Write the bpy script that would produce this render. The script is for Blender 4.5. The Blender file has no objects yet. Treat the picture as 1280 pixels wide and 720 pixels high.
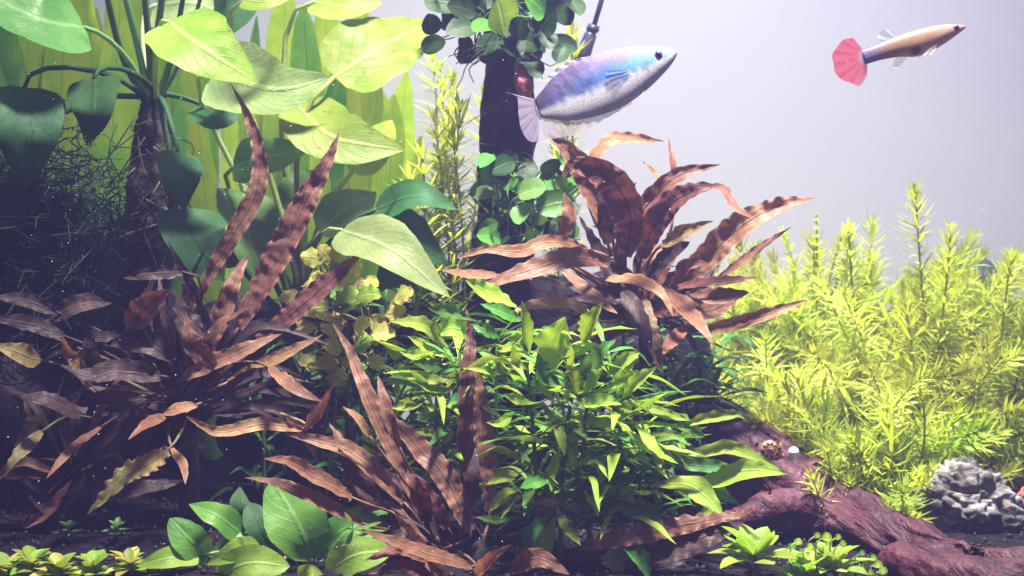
import bpy, bmesh, math, random
from mathutils import Vector, Matrix, noise
R = math.radians
random.seed(7)
sc = bpy.context.scene
col = sc.collection

# ------------------------------------------------------------------ camera
CAM = Vector((0, -0.9, 0.22)); PITCH = R(6.0); TAN = 0.28444
cd = bpy.data.cameras.new('camera'); cam = bpy.data.objects.new('camera', cd); col.objects.link(cam)
cam.location = CAM; cam.rotation_euler = (math.pi/2 - PITCH, 0, 0)
cd.sensor_width = 36; cd.lens = 18/TAN; cd.clip_start = 0.01; cd.clip_end = 50
cd.dof.use_dof = True; cd.dof.focus_distance = 0.87; cd.dof.aperture_fstop = 16.0
sc.camera = cam
# ------------------------------------------------------------------ room light, aquarium lamp and added backdrop fill
w = bpy.data.worlds.new('World'); sc.world = w; w.use_nodes = True
bg = w.node_tree.nodes['Background']; bg.inputs[0].default_value = (0.44, 0.39, 0.74, 1); bg.inputs[1].default_value = 0.42
def area(name, loc, tgt, sx, sy, power, color, spread=180):
    l = bpy.data.lights.new(name, 'AREA'); l.shape = 'RECTANGLE'; l.size = sx; l.size_y = sy; l.energy = power; l.color = color; l.spread = R(spread)
    o = bpy.data.objects.new(name, l); col.objects.link(o); o.location = loc
    o.rotation_euler = (Vector(tgt) - Vector(loc)).to_track_quat('-Z', 'Y').to_euler()
    return o
area('tank_lamp', (0.09, -0.05, 1.02), (0.09, 0.02, 0.0), 0.20, 0.06, 8.0, (1.0, 0.96, 0.88), 72)
area('backdrop_fill', (0.05, -0.10, 0.85), (0.05, 0.33, 0.22), 1.3, 0.10, 0.9, (0.84, 0.89, 1.0), 80)  # added wash that brightens the back wall, not a fixture of the tank
sc.view_settings.view_transform = 'Standard'; sc.view_settings.look = 'None'
sc.view_settings.exposure = 0.16; sc.view_settings.gamma = 1.0; sc.view_settings.use_curve_mapping = False
sc.render.engine = 'CYCLES'
cy = sc.cycles
cy.use_denoising = True; cy.max_bounces = 7; cy.diffuse_bounces = 3; cy.glossy_bounces = 2; cy.transmission_bounces = 4
cy.transparent_max_bounces = 8; cy.volume_bounces = 0; cy.caustics_reflective = False; cy.caustics_refractive = False

# ------------------------------------------------------------------ helpers
_f = Vector((0, math.cos(PITCH), -math.sin(PITCH))); _u = Vector((0, math.sin(PITCH), math.cos(PITCH))); _r = Vector((1, 0, 0))
def P(px, py, Y):
    d = _f + _r*((px-640)/640*TAN) + _u*((360-py)/640*TAN)
    return CAM + d*((Y-CAM.y)/d.y)
def ps(Y): return 0.0004*(Y+0.9)/0.9
def nz(p, s=1.0): return noise.noise(Vector(p)*s)
def lerp(a, b, t): return a + (b-a)*t
def interp(tab, t):
    for (a, x), (b, y) in zip(tab, tab[1:]):
        if t <= b:
            k = (t-a)/max(b-a, 1e-9); return x + (y-x)*k
    return tab[-1][1]
def spline(pts, n):
    pts = [Vector(p) for p in pts]
    if len(pts) == 2: return [pts[0].lerp(pts[1], i/n) for i in range(n+1)]
    q = [pts[0]*2-pts[1]] + pts + [pts[-1]*2-pts[-2]]
    seg = [(pts[i+1]-pts[i]).length for i in range(len(pts)-1)]; L = sum(seg); out = []
    for i in range(n+1):
        s = L*i/n; k = 0
        while k < len(seg)-1 and s > seg[k]: s -= seg[k]; k += 1
        t = min(1, s/max(seg[k], 1e-9)); a, b, c, d = q[k:k+4]
        out.append(0.5*((2*b) + (c-a)*t + (2*a-5*b+4*c-d)*t*t + (3*b-a-3*c+d)*t**3))
    return out

class MB:
    """collects verts / faces / uvs (and colours) for one mesh"""
    def __init__(s): s.v = []; s.f = []; s.uv = []; s.c = None
    def vert(s, p, uv=(0.5, 0.0)): s.v.append(Vector(p)); s.uv.append(uv); return len(s.v)-1
    def tube(s, pts, radii, k=6, uv=(0.5, 0.0), cap=True):
        rings = []; up = None
        for i, p in enumerate(pts):
            t = (pts[min(i+1, len(pts)-1)] - pts[max(i-1, 0)]).normalized()
            if up is None: up = t.orthogonal().normalized()
            up = (up - t*up.dot(t)).normalized(); b = t.cross(up)
            rr = radii[i] if hasattr(radii, '__len__') else radii
            rings.append([s.vert(p + (up*math.cos(a) + b*math.sin(a))*rr, uv) for a in [2*math.pi*j/k for j in range(k)]])
        for r0, r1 in zip(rings, rings[1:]):
            for j in range(k): s.f.append((r0[j], r0[(j+1) % k], r1[(j+1) % k], r1[j]))
        if cap: s.f.append(tuple(reversed(rings[0]))); s.f.append(tuple(rings[-1]))
    def build(s, name, mat, parent=None, smooth=True, origin=None):
        o0 = Vector(origin) if origin is not None else (parent_loc(parent) if parent else Vector())
        me = bpy.data.meshes.new(name); me.from_pydata([v-o0 for v in s.v], [], s.f)
        ul = me.uv_layers.new(name='UVMap')
        vi = [0]*len(me.loops); me.loops.foreach_get('vertex_index', vi)
        ul.data.foreach_set('uv', [c for i in vi for c in s.uv[i]])
        if s.c:
            ca = me.color_attributes.new('Col', 'FLOAT_COLOR', 'POINT')
            ca.data.foreach_set('color', [x for c in s.c for x in (*c, 1.0)])
        if smooth: me.polygons.foreach_set('use_smooth', [True]*len(me.polygons))
        me.materials.append(mat)
        ob = bpy.data.objects.new(name, me); col.objects.link(ob)
        if parent: ob.parent = parent
        elif origin is not None: ob.location = o0
        return ob
def parent_loc(o):
    l = Vector(o.location)
    while o.parent: o = o.parent; l += Vector(o.location)
    return l
def tag(o, label=None, cat=None, group=None, kind=None):
    if label: o['label'] = label
    if cat: o['category'] = cat
    if group: o['group'] = group
    if kind: o['kind'] = kind
    return o
def thing(name, loc, label, cat, group=None):
    o = bpy.data.objects.new(name, None); col.objects.link(o); o.location = loc; o.empty_display_size = 0.01
    return tag(o, label, cat, group)

# ------------------------------------------------------------------ materials
class NT:
    def __init__(s, name):
        s.m = bpy.data.materials.new(name); s.m.use_nodes = True; s.t = s.m.node_tree; s.t.nodes.clear()
        s.out = s.t.nodes.new('ShaderNodeOutputMaterial')
    def n(s, typ, ins=None, **kw):
        nd = s.t.nodes.new('ShaderNode'+typ)
        for k, v in kw.items(): setattr(nd, k, v)
        for k, v in (ins or {}).items(): s.set(nd.inputs[k], v)
        return nd
    def set(s, sock, v):
        if isinstance(v, bpy.types.NodeSocket): s.t.links.new(v, sock)
        elif isinstance(v, (tuple, list)) and len(v) == 3 and sock.type == 'RGBA': sock.default_value = (*v, 1)
        else: sock.default_value = v
    def math(s, op, a, b=0.0, c=None, clamp=False):
        nd = s.n('Math', {0: a, 1: b}, operation=op, use_clamp=clamp)
        if c is not None: s.set(nd.inputs[2], c)
        return nd.outputs[0]
    def mix(s, f, a, b, blend='MIX'):
        nd = s.n('Mix', data_type='RGBA', blend_type=blend)
        s.set(nd.inputs[0], f); s.set(nd.inputs[6], a); s.set(nd.inputs[7], b); return nd.outputs[2]
    def ramp(s, f, a, b):
        return s.n('MapRange', {0: f, 1: a, 2: b, 3: 0.0, 4: 1.0}, interpolation_type='SMOOTHSTEP').outputs[0]
    def noise(s, vec, scale, detail=3.0, dist=0.0, rough=0.55):
        return s.n('TexNoise', {'Vector': vec, 'Scale': scale, 'Detail': detail, 'Distortion': dist, 'Roughness': rough}).outputs[0]
def leaf_mat(name, c1, c2, rib, nv=9, slant=0.55, transl=0.42, rough=0.42, mott=0.5, veinamt=0.35, bump=0.25, spot=None, edge=None, tcol=None, lines=0):
    k = NT(name)
    uv = k.n('TexCoord'); sp = k.n('SeparateXYZ', {0: uv.outputs['UV']})
    a = k.math('ABSOLUTE', k.math('MULTIPLY_ADD', sp.outputs[0], 2.0, -1.0)); v = sp.outputs[1]
    oi = k.n('ObjectInfo'); rnd = oi.outputs['Random']
    off = k.n('VectorMath', {0: uv.outputs['Object'], 1: k.n('CombineXYZ', {0: k.math('MULTIPLY', rnd, 7.0), 1: rnd}).outputs[0]}, operation='ADD').outputs[0]
    n1 = k.noise(off, 45.0, 4.0); n2 = k.noise(off, 260.0, 4.0)
    base = k.mix(k.ramp(n1, 0.35, 0.65), c1, c2)
    vein = k.math('POWER', k.math('ABSOLUTE', k.math('SINE', k.math('MULTIPLY', k.math('MULTIPLY_ADD', a, -slant*0.6, v), nv*math.pi))), 9.0)
    vein = k.math('SUBTRACT', 1.0, k.ramp(k.math('ABSOLUTE', k.math('SINE', k.math('MULTIPLY', k.math('MULTIPLY_ADD', a, -slant*0.6, v), nv*math.pi))), 0.0, 0.22))
    base = k.mix(k.math('MULTIPLY', vein, veinamt), base, rib)
    ribf = k.math('SUBTRACT', 1.0, k.ramp(a, 0.03, 0.11))
    base = k.mix(k.math('MULTIPLY', ribf, 0.75), base, rib)
    base = k.mix(k.math('MULTIPLY', k.ramp(n2, 0.45, 0.75), mott*0.5), base, (c1[0]*0.55, c1[1]*0.55, c1[2]*0.55))
    if lines: base = k.mix(k.math('MULTIPLY', k.ramp(k.math('SINE', k.math('MULTIPLY_ADD', a, lines, k.math('MULTIPLY', n1, 3.0))), 0.2, 0.9), 0.32), base, rib)
    if spot: base = k.mix(k.math('MULTIPLY', k.ramp(k.noise(off, 120.0, 2.0), 0.66, 0.72), 0.8), base, spot)
    if edge: base = k.mix(k.math('MULTIPLY', k.ramp(k.math('ADD', a, k.math('MULTIPLY', n2, 0.5)), 1.02, 1.3), 0.7), base, edge)  # pale margin: lit ruffle crests painted into the leaf colour
    hs = k.n('HueSaturation', {'Hue': k.math('MULTIPLY_ADD', rnd, 0.03, 0.485), 'Saturation': 1.0, 'Value': k.math('MULTIPLY_ADD', rnd, 0.5, 0.75), 'Color': base}).outputs[0]
    hgt = k.math('ADD', k.math('MULTIPLY', vein, -0.5), k.math('MULTIPLY_ADD', n2, 0.8, k.math('MULTIPLY', ribf, -0.8)))
    bp = k.n('Bump', {'Strength': bump, 'Distance': 0.0012, 'Height': hgt}).outputs[0]
    pr = k.n('BsdfPrincipled', {'Base Color': hs, 'Roughness': rough, 'Specular IOR Level': 0.22, 'Normal': bp})
    tc = k.mix(1.0, hs, tcol or (1.15, 1.1, 0.55), 'MULTIPLY')
    tr = k.n('BsdfTranslucent', {'Color': tc, 'Normal': bp})
    ms = k.n('MixShader', {0: transl, 1: pr.outputs[0], 2: tr.outputs[0]})
    k.t.links.new(ms.outputs[0], k.out.inputs[0]); return k.m
def plain_mat(name, c1, c2, scale=60, rough=0.6, bump=0.4, bscale=None, stretch=(1, 1, 1), spec=0.4, c3=None, dist=0.002, grain=False):
    k = NT(name); tc = k.n('TexCoord')
    src = k.n('Attribute', attribute_name='grain').outputs['Vector'] if grain else tc.outputs['Object']
    mp = k.n('Mapping', {'Vector': src, 'Scale': stretch}).outputs[0]
    a = k.noise(mp, scale, 6.0, 0.6); b = k.noise(mp, bscale or scale*4, 5.0)
    c = k.mix(k.ramp(a, 0.36, 0.66), c1, c2)
    if c3: c = k.mix(k.ramp(b, 0.55, 0.72), c, c3)
    bp = k.n('Bump', {'Strength': bump, 'Distance': dist, 'Height': k.math('ADD', a, b)}).outputs[0]
    rg = k.math('MULTIPLY_ADD', b, 0.4, rough-0.2)
    pr = k.n('BsdfPrincipled', {'Base Color': c, 'Roughness': rg, 'Specular IOR Level': spec, 'Normal': bp})
    k.t.links.new(pr.outputs[0], k.out.inputs[0]); return k.m
M = {}
M['lime'] = leaf_mat('lime_leaf', (0.22, 0.37, 0.035), (0.33, 0.45, 0.07), (0.48, 0.56, 0.18), 8, 0.6, 0.40, 0.45, 0.45, 0.14, 0.35, spot=(0.20, 0.27, 0.03))
M['mid'] = leaf_mat('mid_green_leaf', (0.10, 0.25, 0.05), (0.17, 0.33, 0.09), (0.26, 0.42, 0.16), 8, 0.6, 0.36, 0.38, 0.4, 0.3, 0.3)
M['deep'] = leaf_mat('deep_green_shaded_leaf', (0.03, 0.12, 0.035), (0.055, 0.17, 0.045), (0.05, 0.14, 0.055), 8, 0.6, 0.34, 0.55, 0.4, 0.25, 0.3)  # deep green, also used to paint shade onto some leaves
M['pale'] = leaf_mat('pale_green_leaf', (0.28, 0.42, 0.14), (0.40, 0.52, 0.20), (0.50, 0.60, 0.30), 11, 0.7, 0.42, 0.45, 0.35, 0.22, 0.5)
M['strap'] = leaf_mat('strap_leaf', (0.36, 0.58, 0.03), (0.60, 0.70, 0.05), (0.32, 0.52, 0.03), 1.5, 0.1, 0.74, 0.45, 0.35, 0.0, 0.2, lines=26.0)  # colour raised to stand in for a backlit glow
M['strap_d'] = leaf_mat('deep_strap_leaf', (0.12, 0.36, 0.03), (0.22, 0.50, 0.04), (0.09, 0.28, 0.02), 1.5, 0.1, 0.65, 0.45, 0.35, 0.0, 0.2, lines=26.0)
M['young'] = leaf_mat('young_leaf', (0.10, 0.28, 0.04), (0.17, 0.38, 0.06), (0.22, 0.44, 0.12), 7, 0.6, 0.34, 0.4, 0.3, 0.3, 0.3)
M['petite'] = leaf_mat('small_round_leaf', (0.07, 0.24, 0.035), (0.12, 0.32, 0.05), (0.17, 0.38, 0.09), 4, 0.6, 0.28, 0.35, 0.3, 0.15, 0.2)
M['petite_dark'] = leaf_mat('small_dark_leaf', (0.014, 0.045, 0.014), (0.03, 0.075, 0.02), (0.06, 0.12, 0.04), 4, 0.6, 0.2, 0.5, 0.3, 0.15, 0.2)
M['lance'] = leaf_mat('lance_leaf', (0.24, 0.42, 0.03), (0.40, 0.54, 0.06), (0.42, 0.54, 0.11), 9, 0.7, 0.36, 0.52, 0.55, 0.3, 0.4, spot=(0.05, 0.10, 0.01))
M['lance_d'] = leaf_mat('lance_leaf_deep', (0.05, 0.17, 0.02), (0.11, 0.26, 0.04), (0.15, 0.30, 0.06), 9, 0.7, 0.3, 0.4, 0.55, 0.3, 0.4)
BR = (1.2, 0.75, 0.55)
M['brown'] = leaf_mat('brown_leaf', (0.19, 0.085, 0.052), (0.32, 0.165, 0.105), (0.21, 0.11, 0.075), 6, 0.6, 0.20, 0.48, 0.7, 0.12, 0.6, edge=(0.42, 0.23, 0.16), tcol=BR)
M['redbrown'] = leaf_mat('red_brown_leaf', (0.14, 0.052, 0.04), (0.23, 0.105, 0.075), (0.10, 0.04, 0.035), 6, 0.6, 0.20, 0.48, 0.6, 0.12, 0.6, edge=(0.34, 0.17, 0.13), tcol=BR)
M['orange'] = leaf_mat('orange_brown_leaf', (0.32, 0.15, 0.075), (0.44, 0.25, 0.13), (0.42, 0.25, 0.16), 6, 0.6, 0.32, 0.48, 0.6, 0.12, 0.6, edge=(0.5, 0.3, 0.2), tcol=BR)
M['darkbrown'] = leaf_mat('dark_shaded_brown_leaf', (0.045, 0.026, 0.028), (0.085, 0.050, 0.046), (0.13, 0.08, 0.07), 6, 0.6, 0.22, 0.5, 0.6, 0.12, 0.6, tcol=BR)  # darkened purplish brown: dim light on the left put into the colour
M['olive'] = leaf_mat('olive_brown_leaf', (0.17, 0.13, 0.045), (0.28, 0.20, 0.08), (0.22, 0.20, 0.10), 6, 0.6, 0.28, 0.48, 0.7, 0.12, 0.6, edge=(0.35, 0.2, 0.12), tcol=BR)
M['yellow'] = leaf_mat('yellow_leaf', (0.48, 0.47, 0.07), (0.62, 0.57, 0.17), (0.5, 0.46, 0.2), 4, 0.6, 0.38, 0.45, 0.4, 0.2, 0.4, spot=(0.20, 0.14, 0.04))
M['needle'] = leaf_mat('needle_leaf', (0.46, 0.56, 0.05), (0.60, 0.66, 0.12), (0.56, 0.63, 0.12), 1, 0.1, 0.55, 0.45, 0.1, 0.0, 0.05)
M['needle_g'] = leaf_mat('green_needle_leaf', (0.26, 0.40, 0.035), (0.42, 0.53, 0.07), (0.4, 0.5, 0.08), 1, 0.1, 0.42, 0.45, 0.1, 0.0, 0.05)
M['needle_d'] = leaf_mat('needle_stem_skin', (0.26, 0.33, 0.04), (0.36, 0.42, 0.06), (0.34, 0.4, 0.07), 1, 0.1, 0.1, 0.5, 0.2, 0.0, 0.1)
M['moss'] = leaf_mat('dark_moss', (0.015, 0.045, 0.03), (0.03, 0.075, 0.04), (0.04, 0.09, 0.05), 1, 0.1, 0.2, 0.6, 0.2, 0.0, 0.1)
M['stalk'] = leaf_mat('green_stalk', (0.07, 0.16, 0.03), (0.12, 0.24, 0.05), (0.12, 0.24, 0.05), 1, 0.1, 0.15, 0.4, 0.2, 0.0, 0.1)
M['root'] = plain_mat('dark_root', (0.02, 0.018, 0.014), (0.06, 0.05, 0.03), 120, 0.7)
M['rootpale'] = plain_mat('pale_root', (0.10, 0.11, 0.06), (0.2, 0.2, 0.12), 120, 0.6)
M['wood'] = plain_mat('dark_driftwood', (0.005, 0.003, 0.007), (0.015, 0.009, 0.017), 60, 0.6, 0.8, 220, (1, 1, 1), 0.15, (0.022, 0.012, 0.022), 0.003, True)
M['redwood'] = plain_mat('red_driftwood', (0.04, 0.009, 0.018), (0.095, 0.024, 0.038), 60, 0.55, 1.0, 210, (1, 1, 1), 0.3, (0.125, 0.045, 0.06), 0.004, True)
M['redbark'] = plain_mat('red_bark', (0.25, 0.04, 0.06), (0.42, 0.12, 0.13), 90, 0.5, 0.8, 300)
M['stone'] = plain_mat('grey_stone', (0.10, 0.09, 0.085), (0.37, 0.35, 0.32), 75, 0.85, 1.0, 140, (1, 1, 1), 0.15, (0.12, 0.11, 0.075))
M['redstone'] = plain_mat('red_stone', (0.22, 0.06, 0.05), (0.36, 0.15, 0.12), 80, 0.6, 0.8, 260)
M['darkstone'] = plain_mat('dark_stone', (0.03, 0.05, 0.055), (0.06, 0.085, 0.09), 60, 0.7, 0.6, 240)
M['soil'] = plain_mat('dark_soil', (0.006, 0.004, 0.007), (0.018, 0.012, 0.017), 140, 0.8, 0.8, 500, spec=0.1)
M['grain'] = plain_mat('soil_grain', (0.01, 0.007, 0.01), (0.04, 0.028, 0.032), 90, 0.7, 0.5, 600)
M['wall'] = plain_mat('backdrop_paint', (0.49, 0.49, 0.55), (0.50, 0.50, 0.56), 6, 0.8, 0.05, 20, spec=0.1)
M['plastic'] = plain_mat('blue_black_plastic', (0.025, 0.03, 0.06), (0.035, 0.04, 0.08), 40, 0.4, 0.1)

# ------------------------------------------------------------------ leaves
PROF = {
 'crypt': [(0, .38), (.08, .6), (.2, .86), (.38, 1), (.55, .95), (.72, .72), (.86, .42), (.95, .18), (1, .02)],
 'ovate': [(0, .30), (.04, .66), (.12, .9), (.26, 1), (.45, .97), (.62, .82), (.78, .56), (.9, .28), (.96, .12), (1, .01)],
 'heart': [(0, .42), (.04, .8), (.12, .98), (.26, 1), (.42, .93), (.6, .75), (.78, .48), (.9, .24), (1, .01)],
 'round': [(0, .22), (.06, .55), (.18, .85), (.38, 1), (.58, .98), (.76, .8), (.9, .5), (.97, .25), (1, .03)],
 'lance': [(0, .14), (.12, .34), (.3, .75), (.48, 1), (.65, .92), (.82, .56), (.93, .24), (1, .01)],
 'strap': [(0, .7), (.2, .9), (.6, 1), (.85, .9), (.95, .6), (1, .1)],
 'spoon': [(0, .25), (.2, .4), (.5, .8), (.75, 1), (.9, .75), (1, .1)],
}
def blade(mb, pts3, wid, prof='lance', roll=25, fold=0.15, ruf=0.0, rufn=9, n=16, m=6, wdir=None, twist=0.0, crink=0.08, cup=0.0):
    """leaf blade along a spine; wid = full width in metres"""
    sp = spline(pts3, n); tab = PROF[prof]; ph = random.uniform(0, 6.28); ph2 = random.uniform(0, 6.28)
    off = Vector((random.uniform(-9, 9), random.uniform(-9, 9), random.uniform(-9, 9))); rows = []; sgn = None
    for i, c in enumerate(sp):
        t = i/n; tg = (sp[min(i+1, n)] - sp[max(i-1, 0)]).normalized()
        if wdir is None:
            W = tg.cross((c - CAM).normalized())
            if W.length < 1e-4: W = Vector((1, 0, 0))
        else: W = Vector(wdir) - tg*Vector(wdir).dot(tg)
        W.normalize(); N = W.cross(tg).normalized()
        if sgn is None:
            toc = (CAM - c).normalized()
            if N.dot(toc) < 0: N = -N
            # choose the roll that turns the visible face up
            a = R(roll); n1 = (N*math.cos(a) - W*math.sin(a)); n2 = (N*math.cos(a) + W*math.sin(a))
            sgn = 1 if n1.z > n2.z else -1
            ref = N.copy()
        if N.dot(ref) < 0: N = -N
        ref = N.copy()
        a = sgn*R(roll + twist*(t-0.5))
        W2 = W*math.cos(a) + N*math.sin(a); N2 = N*math.cos(a) - W*math.sin(a)
        hw = wid*0.5*interp(tab, t); full = wid*0.5
        row = []
        for j in range(m+1):
            s = 2*j/m - 1; s = math.copysign(abs(s)**.8, s); e = abs(s)
            wave = math.sin(6.283*rufn*t + (ph if s > 0 else ph2) + 1.3*math.sin(5*t+ph) + 3.0*noise.noise(Vector((t*rufn*.45, s, ph))))
            tooth = 1 + 0.22*ruf*wave*e
            h = fold*e**1.3*hw - cup*e*e*hw + ruf*0.5*full*min(1, hw/full*1.6)*e**5*wave
            h += .18*hw*e*noise.noise(Vector((t*1.7, s*1.1, ph2+20)))
            h += crink*full*(noise.noise((c + W2*s*hw)*110 + off) + .5*noise.noise((c + W2*s*hw)*290 + off))
            irr = 1 + .13*noise.noise(Vector((t*3.2, 4 if s > 0 else -4, ph))) + .06*noise.noise(Vector((t*9, 4 if s > 0 else -4, ph2)))
            row.append(mb.vert(c + W2*(s*hw*tooth*irr) + N2*h, ((s+1)/2, t)))
        rows.append(row)
    for r0, r1 in zip(rows, rows[1:]):
        for j in range(m): mb.f.append((r0[j], r0[j+1], r1[j+1], r1[j]))
def petiole(mb, a, b, bt, r, n=7):
    """thin curved stalk from a (crown) to b (blade base); bt = blade start direction"""
    a = Vector(a); b = Vector(b); L = (b-a).length
    c1 = a + Vector((0, 0, 1))*L*0.3 + (b-a)*0.1; c2 = b - Vector(bt).normalized()*L*0.3
    pts = []
    for i in range(n+1):
        t = i/n; pts.append(a*(1-t)**3 + c1*3*t*(1-t)**2 + c2*3*t*t*(1-t) + b*t**3)
    mb.tube(pts, [lerp(r*1.3, r*0.8, i/n) for i in range(n+1)], 5)
def leaf(root, pts, wpx, mat, prof='lance', y=(0.0, 0.0), crown=None, stalk=1.6, roll=25, bow=0.0, name='leaf', **kw):
    """leaf from its spine (base -> tip) as seen from the photograph's viewpoint, with a depth for base and tip"""
    n = len(pts); p3 = []
    for i, (a, b) in enumerate(pts):
        t = i/(n-1); Y = lerp(y[0], y[1], t) + bow*math.sin(math.pi*t)
        p3.append(P(a, b, Y))
    ym = (y[0]+y[1])/2; mb = MB()
    wid = wpx*ps(ym)/max(0.5, math.cos(R(roll)))
    blade(mb, p3, wid, prof, roll, **kw)
    if crown is not None: petiole(mb, crown, p3[0], p3[1]-p3[0], stalk*ps(ym))
    return mb.build(name, M[mat] if isinstance(mat, str) else mat, root)
def stalk_part(root, pts, r, mat='stalk', name='stem', k=7, n=14):
    mb = MB(); sp = spline(pts, n)
    mb.tube(sp, [r[0] + (r[1]-r[0])*i/n for i in range(n+1)], k)
    return mb.build(name, M[mat], root)
def floor_below(p, z=-0.004): return Vector((p.x, p.y, z))

# ------------------------------------------------------------------ the setting
def floor_z(x, y): return 0.006*nz((x*9, y*9, 0.3)) + 0.002*nz((x*40, y*40, 5))
mb = MB(); NX, NY = 140, 90; X0, X1, Y0, Y1 = -0.75, 0.75, -0.42, 0.325
for j in range(NY+1):
    for i in range(NX+1):
        x = lerp(X0, X1, i/NX); yy = lerp(Y0, Y1, j/NY)
        mb.vert((x, yy, floor_z(x, yy)), (i/NX, j/NY))
for j in range(NY):
    for i in range(NX):
        a = j*(NX+1)+i; mb.f.append((a, a+1, a+NX+2, a+NX+1))
tag(mb.build('ground', M['soil']), 'dark soil floor of the aquarium', kind='structure')
mb = MB()
for x, yy, z in ((-1.2, .33, -.05), (1.2, .33, -.05), (1.2, .33, 1.0), (-1.2, .33, 1.0), (-1.2, .34, -.05), (1.2, .34, -.05), (1.2, .34, 1.0), (-1.2, .34, 1.0)): mb.vert((x, yy, z))
mb.f = [(0, 1, 2, 3), (5, 4, 7, 6), (3, 2, 6, 7), (0, 4, 5, 1), (1, 5, 6, 2), (4, 0, 3, 7)]
tag(mb.build('back_wall', M['wall'], smooth=False), 'plain pale lavender back wall of the aquarium', kind='structure')
# loose soil grains
mb = MB()
for _ in range(5200):
    x = random.uniform(-0.34, 0.36); yy = random.uniform(-0.19, 0.13)
    r = random.uniform(0.0007, 0.0019); c = Vector((x, yy, floor_z(x, yy)+r*0.3)); b = len(mb.v)
    for d in ((1, 0, 0), (-1, 0, 0), (0, 1, 0), (0, -1, 0), (0, 0, 1), (0, 0, -1)):
        mb.vert(c + Vector([q*r*random.uniform(.7, 1.2) + random.uniform(-.25, .25)*r for q in d]))
    for f in ((0, 2, 4), (2, 1, 4), (1, 3, 4), (3, 0, 4), (2, 0, 5), (1, 2, 5), (3, 1, 5), (0, 3, 5)): mb.f.append(tuple(b+q for q in f))
tag(mb.build('soil_grains', M['grain']), 'dark loose soil grains scattered over the aquarium floor', 'gravel', kind='stuff')

# ------------------------------------------------------------------ wood and stones
def lump(name, branches, mat, voxel=0.0035, amp=0.006, scale=(28, 28, 28), parent=None, origin=None, fine=0.0012, axis=(0, 0, 1), ridge=0.0):
    mb = MB()
    for br in branches:
        pts = [P(a, b, Y) for a, b, Y, r in br]; rad = [r*ps(Y) for a, b, Y, r in br]
        n = 12; sp = spline(pts, n); tab = [(i/(len(rad)-1), q) for i, q in enumerate(rad)]
        # rounded ends
        pp = []; rr = []
        d0 = (sp[0]-sp[1]).normalized(); d1 = (sp[-1]-sp[-2]).normalized()
        for a in (0.95, 0.6): pp.append(sp[0] + d0*rad[0]*a*0.8); rr.append(rad[0]*math.sqrt(1-a*a))
        for i, q in enumerate(sp): pp.append(q); rr.append(interp(tab, i/n))
        for a in (0.6, 0.95): pp.append(sp[-1] + d1*rad[-1]*a*0.8); rr.append(rad[-1]*math.sqrt(1-a*a))
        mb.tube(pp, rr, 14)
    tmp = mb.build('tmp', mat, smooth=True)
    md = tmp.modifiers.new('r', 'REMESH'); md.mode = 'VOXEL'; md.voxel_size = voxel
    dg = bpy.context.evaluated_depsgraph_get(); me = bpy.data.meshes.new_from_object(tmp.evaluated_get(dg)); me.name = name
    bpy.data.objects.remove(tmp)
    o0 = Vector(origin) if origin is not None else (parent_loc(parent) if parent else Vector())
    ax = Vector(axis).normalized(); e1 = ax.orthogonal().normalized(); e2 = ax.cross(e1); gr = []
    for v in me.vertices:
        p = v.co; w_ = Vector((noise.noise(p*22), noise.noise(p*22 + Vector((5, 5, 5))), 0))*.008
        al = p.dot(ax); g1 = p.dot(e1) + w_.x; g2 = p.dot(e2) + w_.y; gr += [al*.22, g1, g2]
        if ridge:
            rq = Vector((al*11, g1*85, g2*85)); rr_ = ridge*((1-abs(noise.noise(rq))*2.2) + .5*(1-abs(noise.noise(rq*2.3))*2) - .6)
            v.co = p + v.normal*rr_; p = v.co
        q = Vector((p.x*scale[0], p.y*scale[1], p.z*scale[2]))
        d = amp*(noise.noise(q) + 0.5*noise.noise(q*2.3)) + fine*noise.noise(q*6) + amp*0.9*(0.35-abs(noise.noise(q*1.4+Vector((7, 3, 1)))))
        v.co = p + v.normal*d
    for v in me.vertices: v.co -= o0
    at_ = me.attributes.new('grain', 'FLOAT_VECTOR', 'POINT'); at_.data.foreach_set('vector', gr)
    me.materials.clear(); me.materials.append(mat); me.polygons.foreach_set('use_smooth', [True]*len(me.polygons))
    ob = bpy.data.objects.new(name, me); col.objects.link(ob)
    if parent: ob.parent = parent
    else: ob.location = o0
    return ob
o = P(160, 640, .11); o.z = 0
t = thing('driftwood_root', o, 'dark driftwood stump under the big broad-leaved plant, draped in moss', 'driftwood')
lump('stump', [[(192, 160, .12, 20), (190, 230, .12, 34), (180, 320, .12, 52), (160, 450, .12, 80), (150, 700, .11, 100)],
    [(-90, 330, .15, 34), (40, 345, .15, 42), (150, 345, .13, 44)], [(330, 430, .15, 60), (220, 470, .14, 70), (80, 600, .13, 80)],
    [(-80, 400, .17, 60), (60, 400, .16, 60), (200, 410, .16, 50)], [(-80, 470, .16, 90), (20, 540, .15, 90), (60, 680, .14, 100)]], M['wood'], parent=t)  # low side branches added as dark filling for the void behind the leaves
o = P(625, 640, .1); o.z = 0
t = thing('driftwood_column', o, 'upright dark purple driftwood trunk rising behind the blue fish', 'driftwood')
lump('trunk', [[(634, -60, .12, 22), (634, 60, .12, 26), (632, 150, .12, 32), (633, 230, .12, 36), (628, 320, .12, 48), (620, 430, .12, 72), (620, 700, .11, 80)],
    [(620, 430, .14, 50), (520, 420, .15, 46), (420, 450, .15, 55), (330, 540, .15, 60)],
    [(640, 400, .14, 45), (740, 385, .14, 42), (830, 400, .14, 36), (850, 480, .13, 40)], [(640, 450, .13, 50), (740, 450, .12, 44), (810, 480, .12, 40), (840, 600, .11, 44)]], M['wood'], parent=t, scale=(40, 40, 18), ridge=.0012)  # side branches added as dark filling for gaps behind the plants
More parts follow.
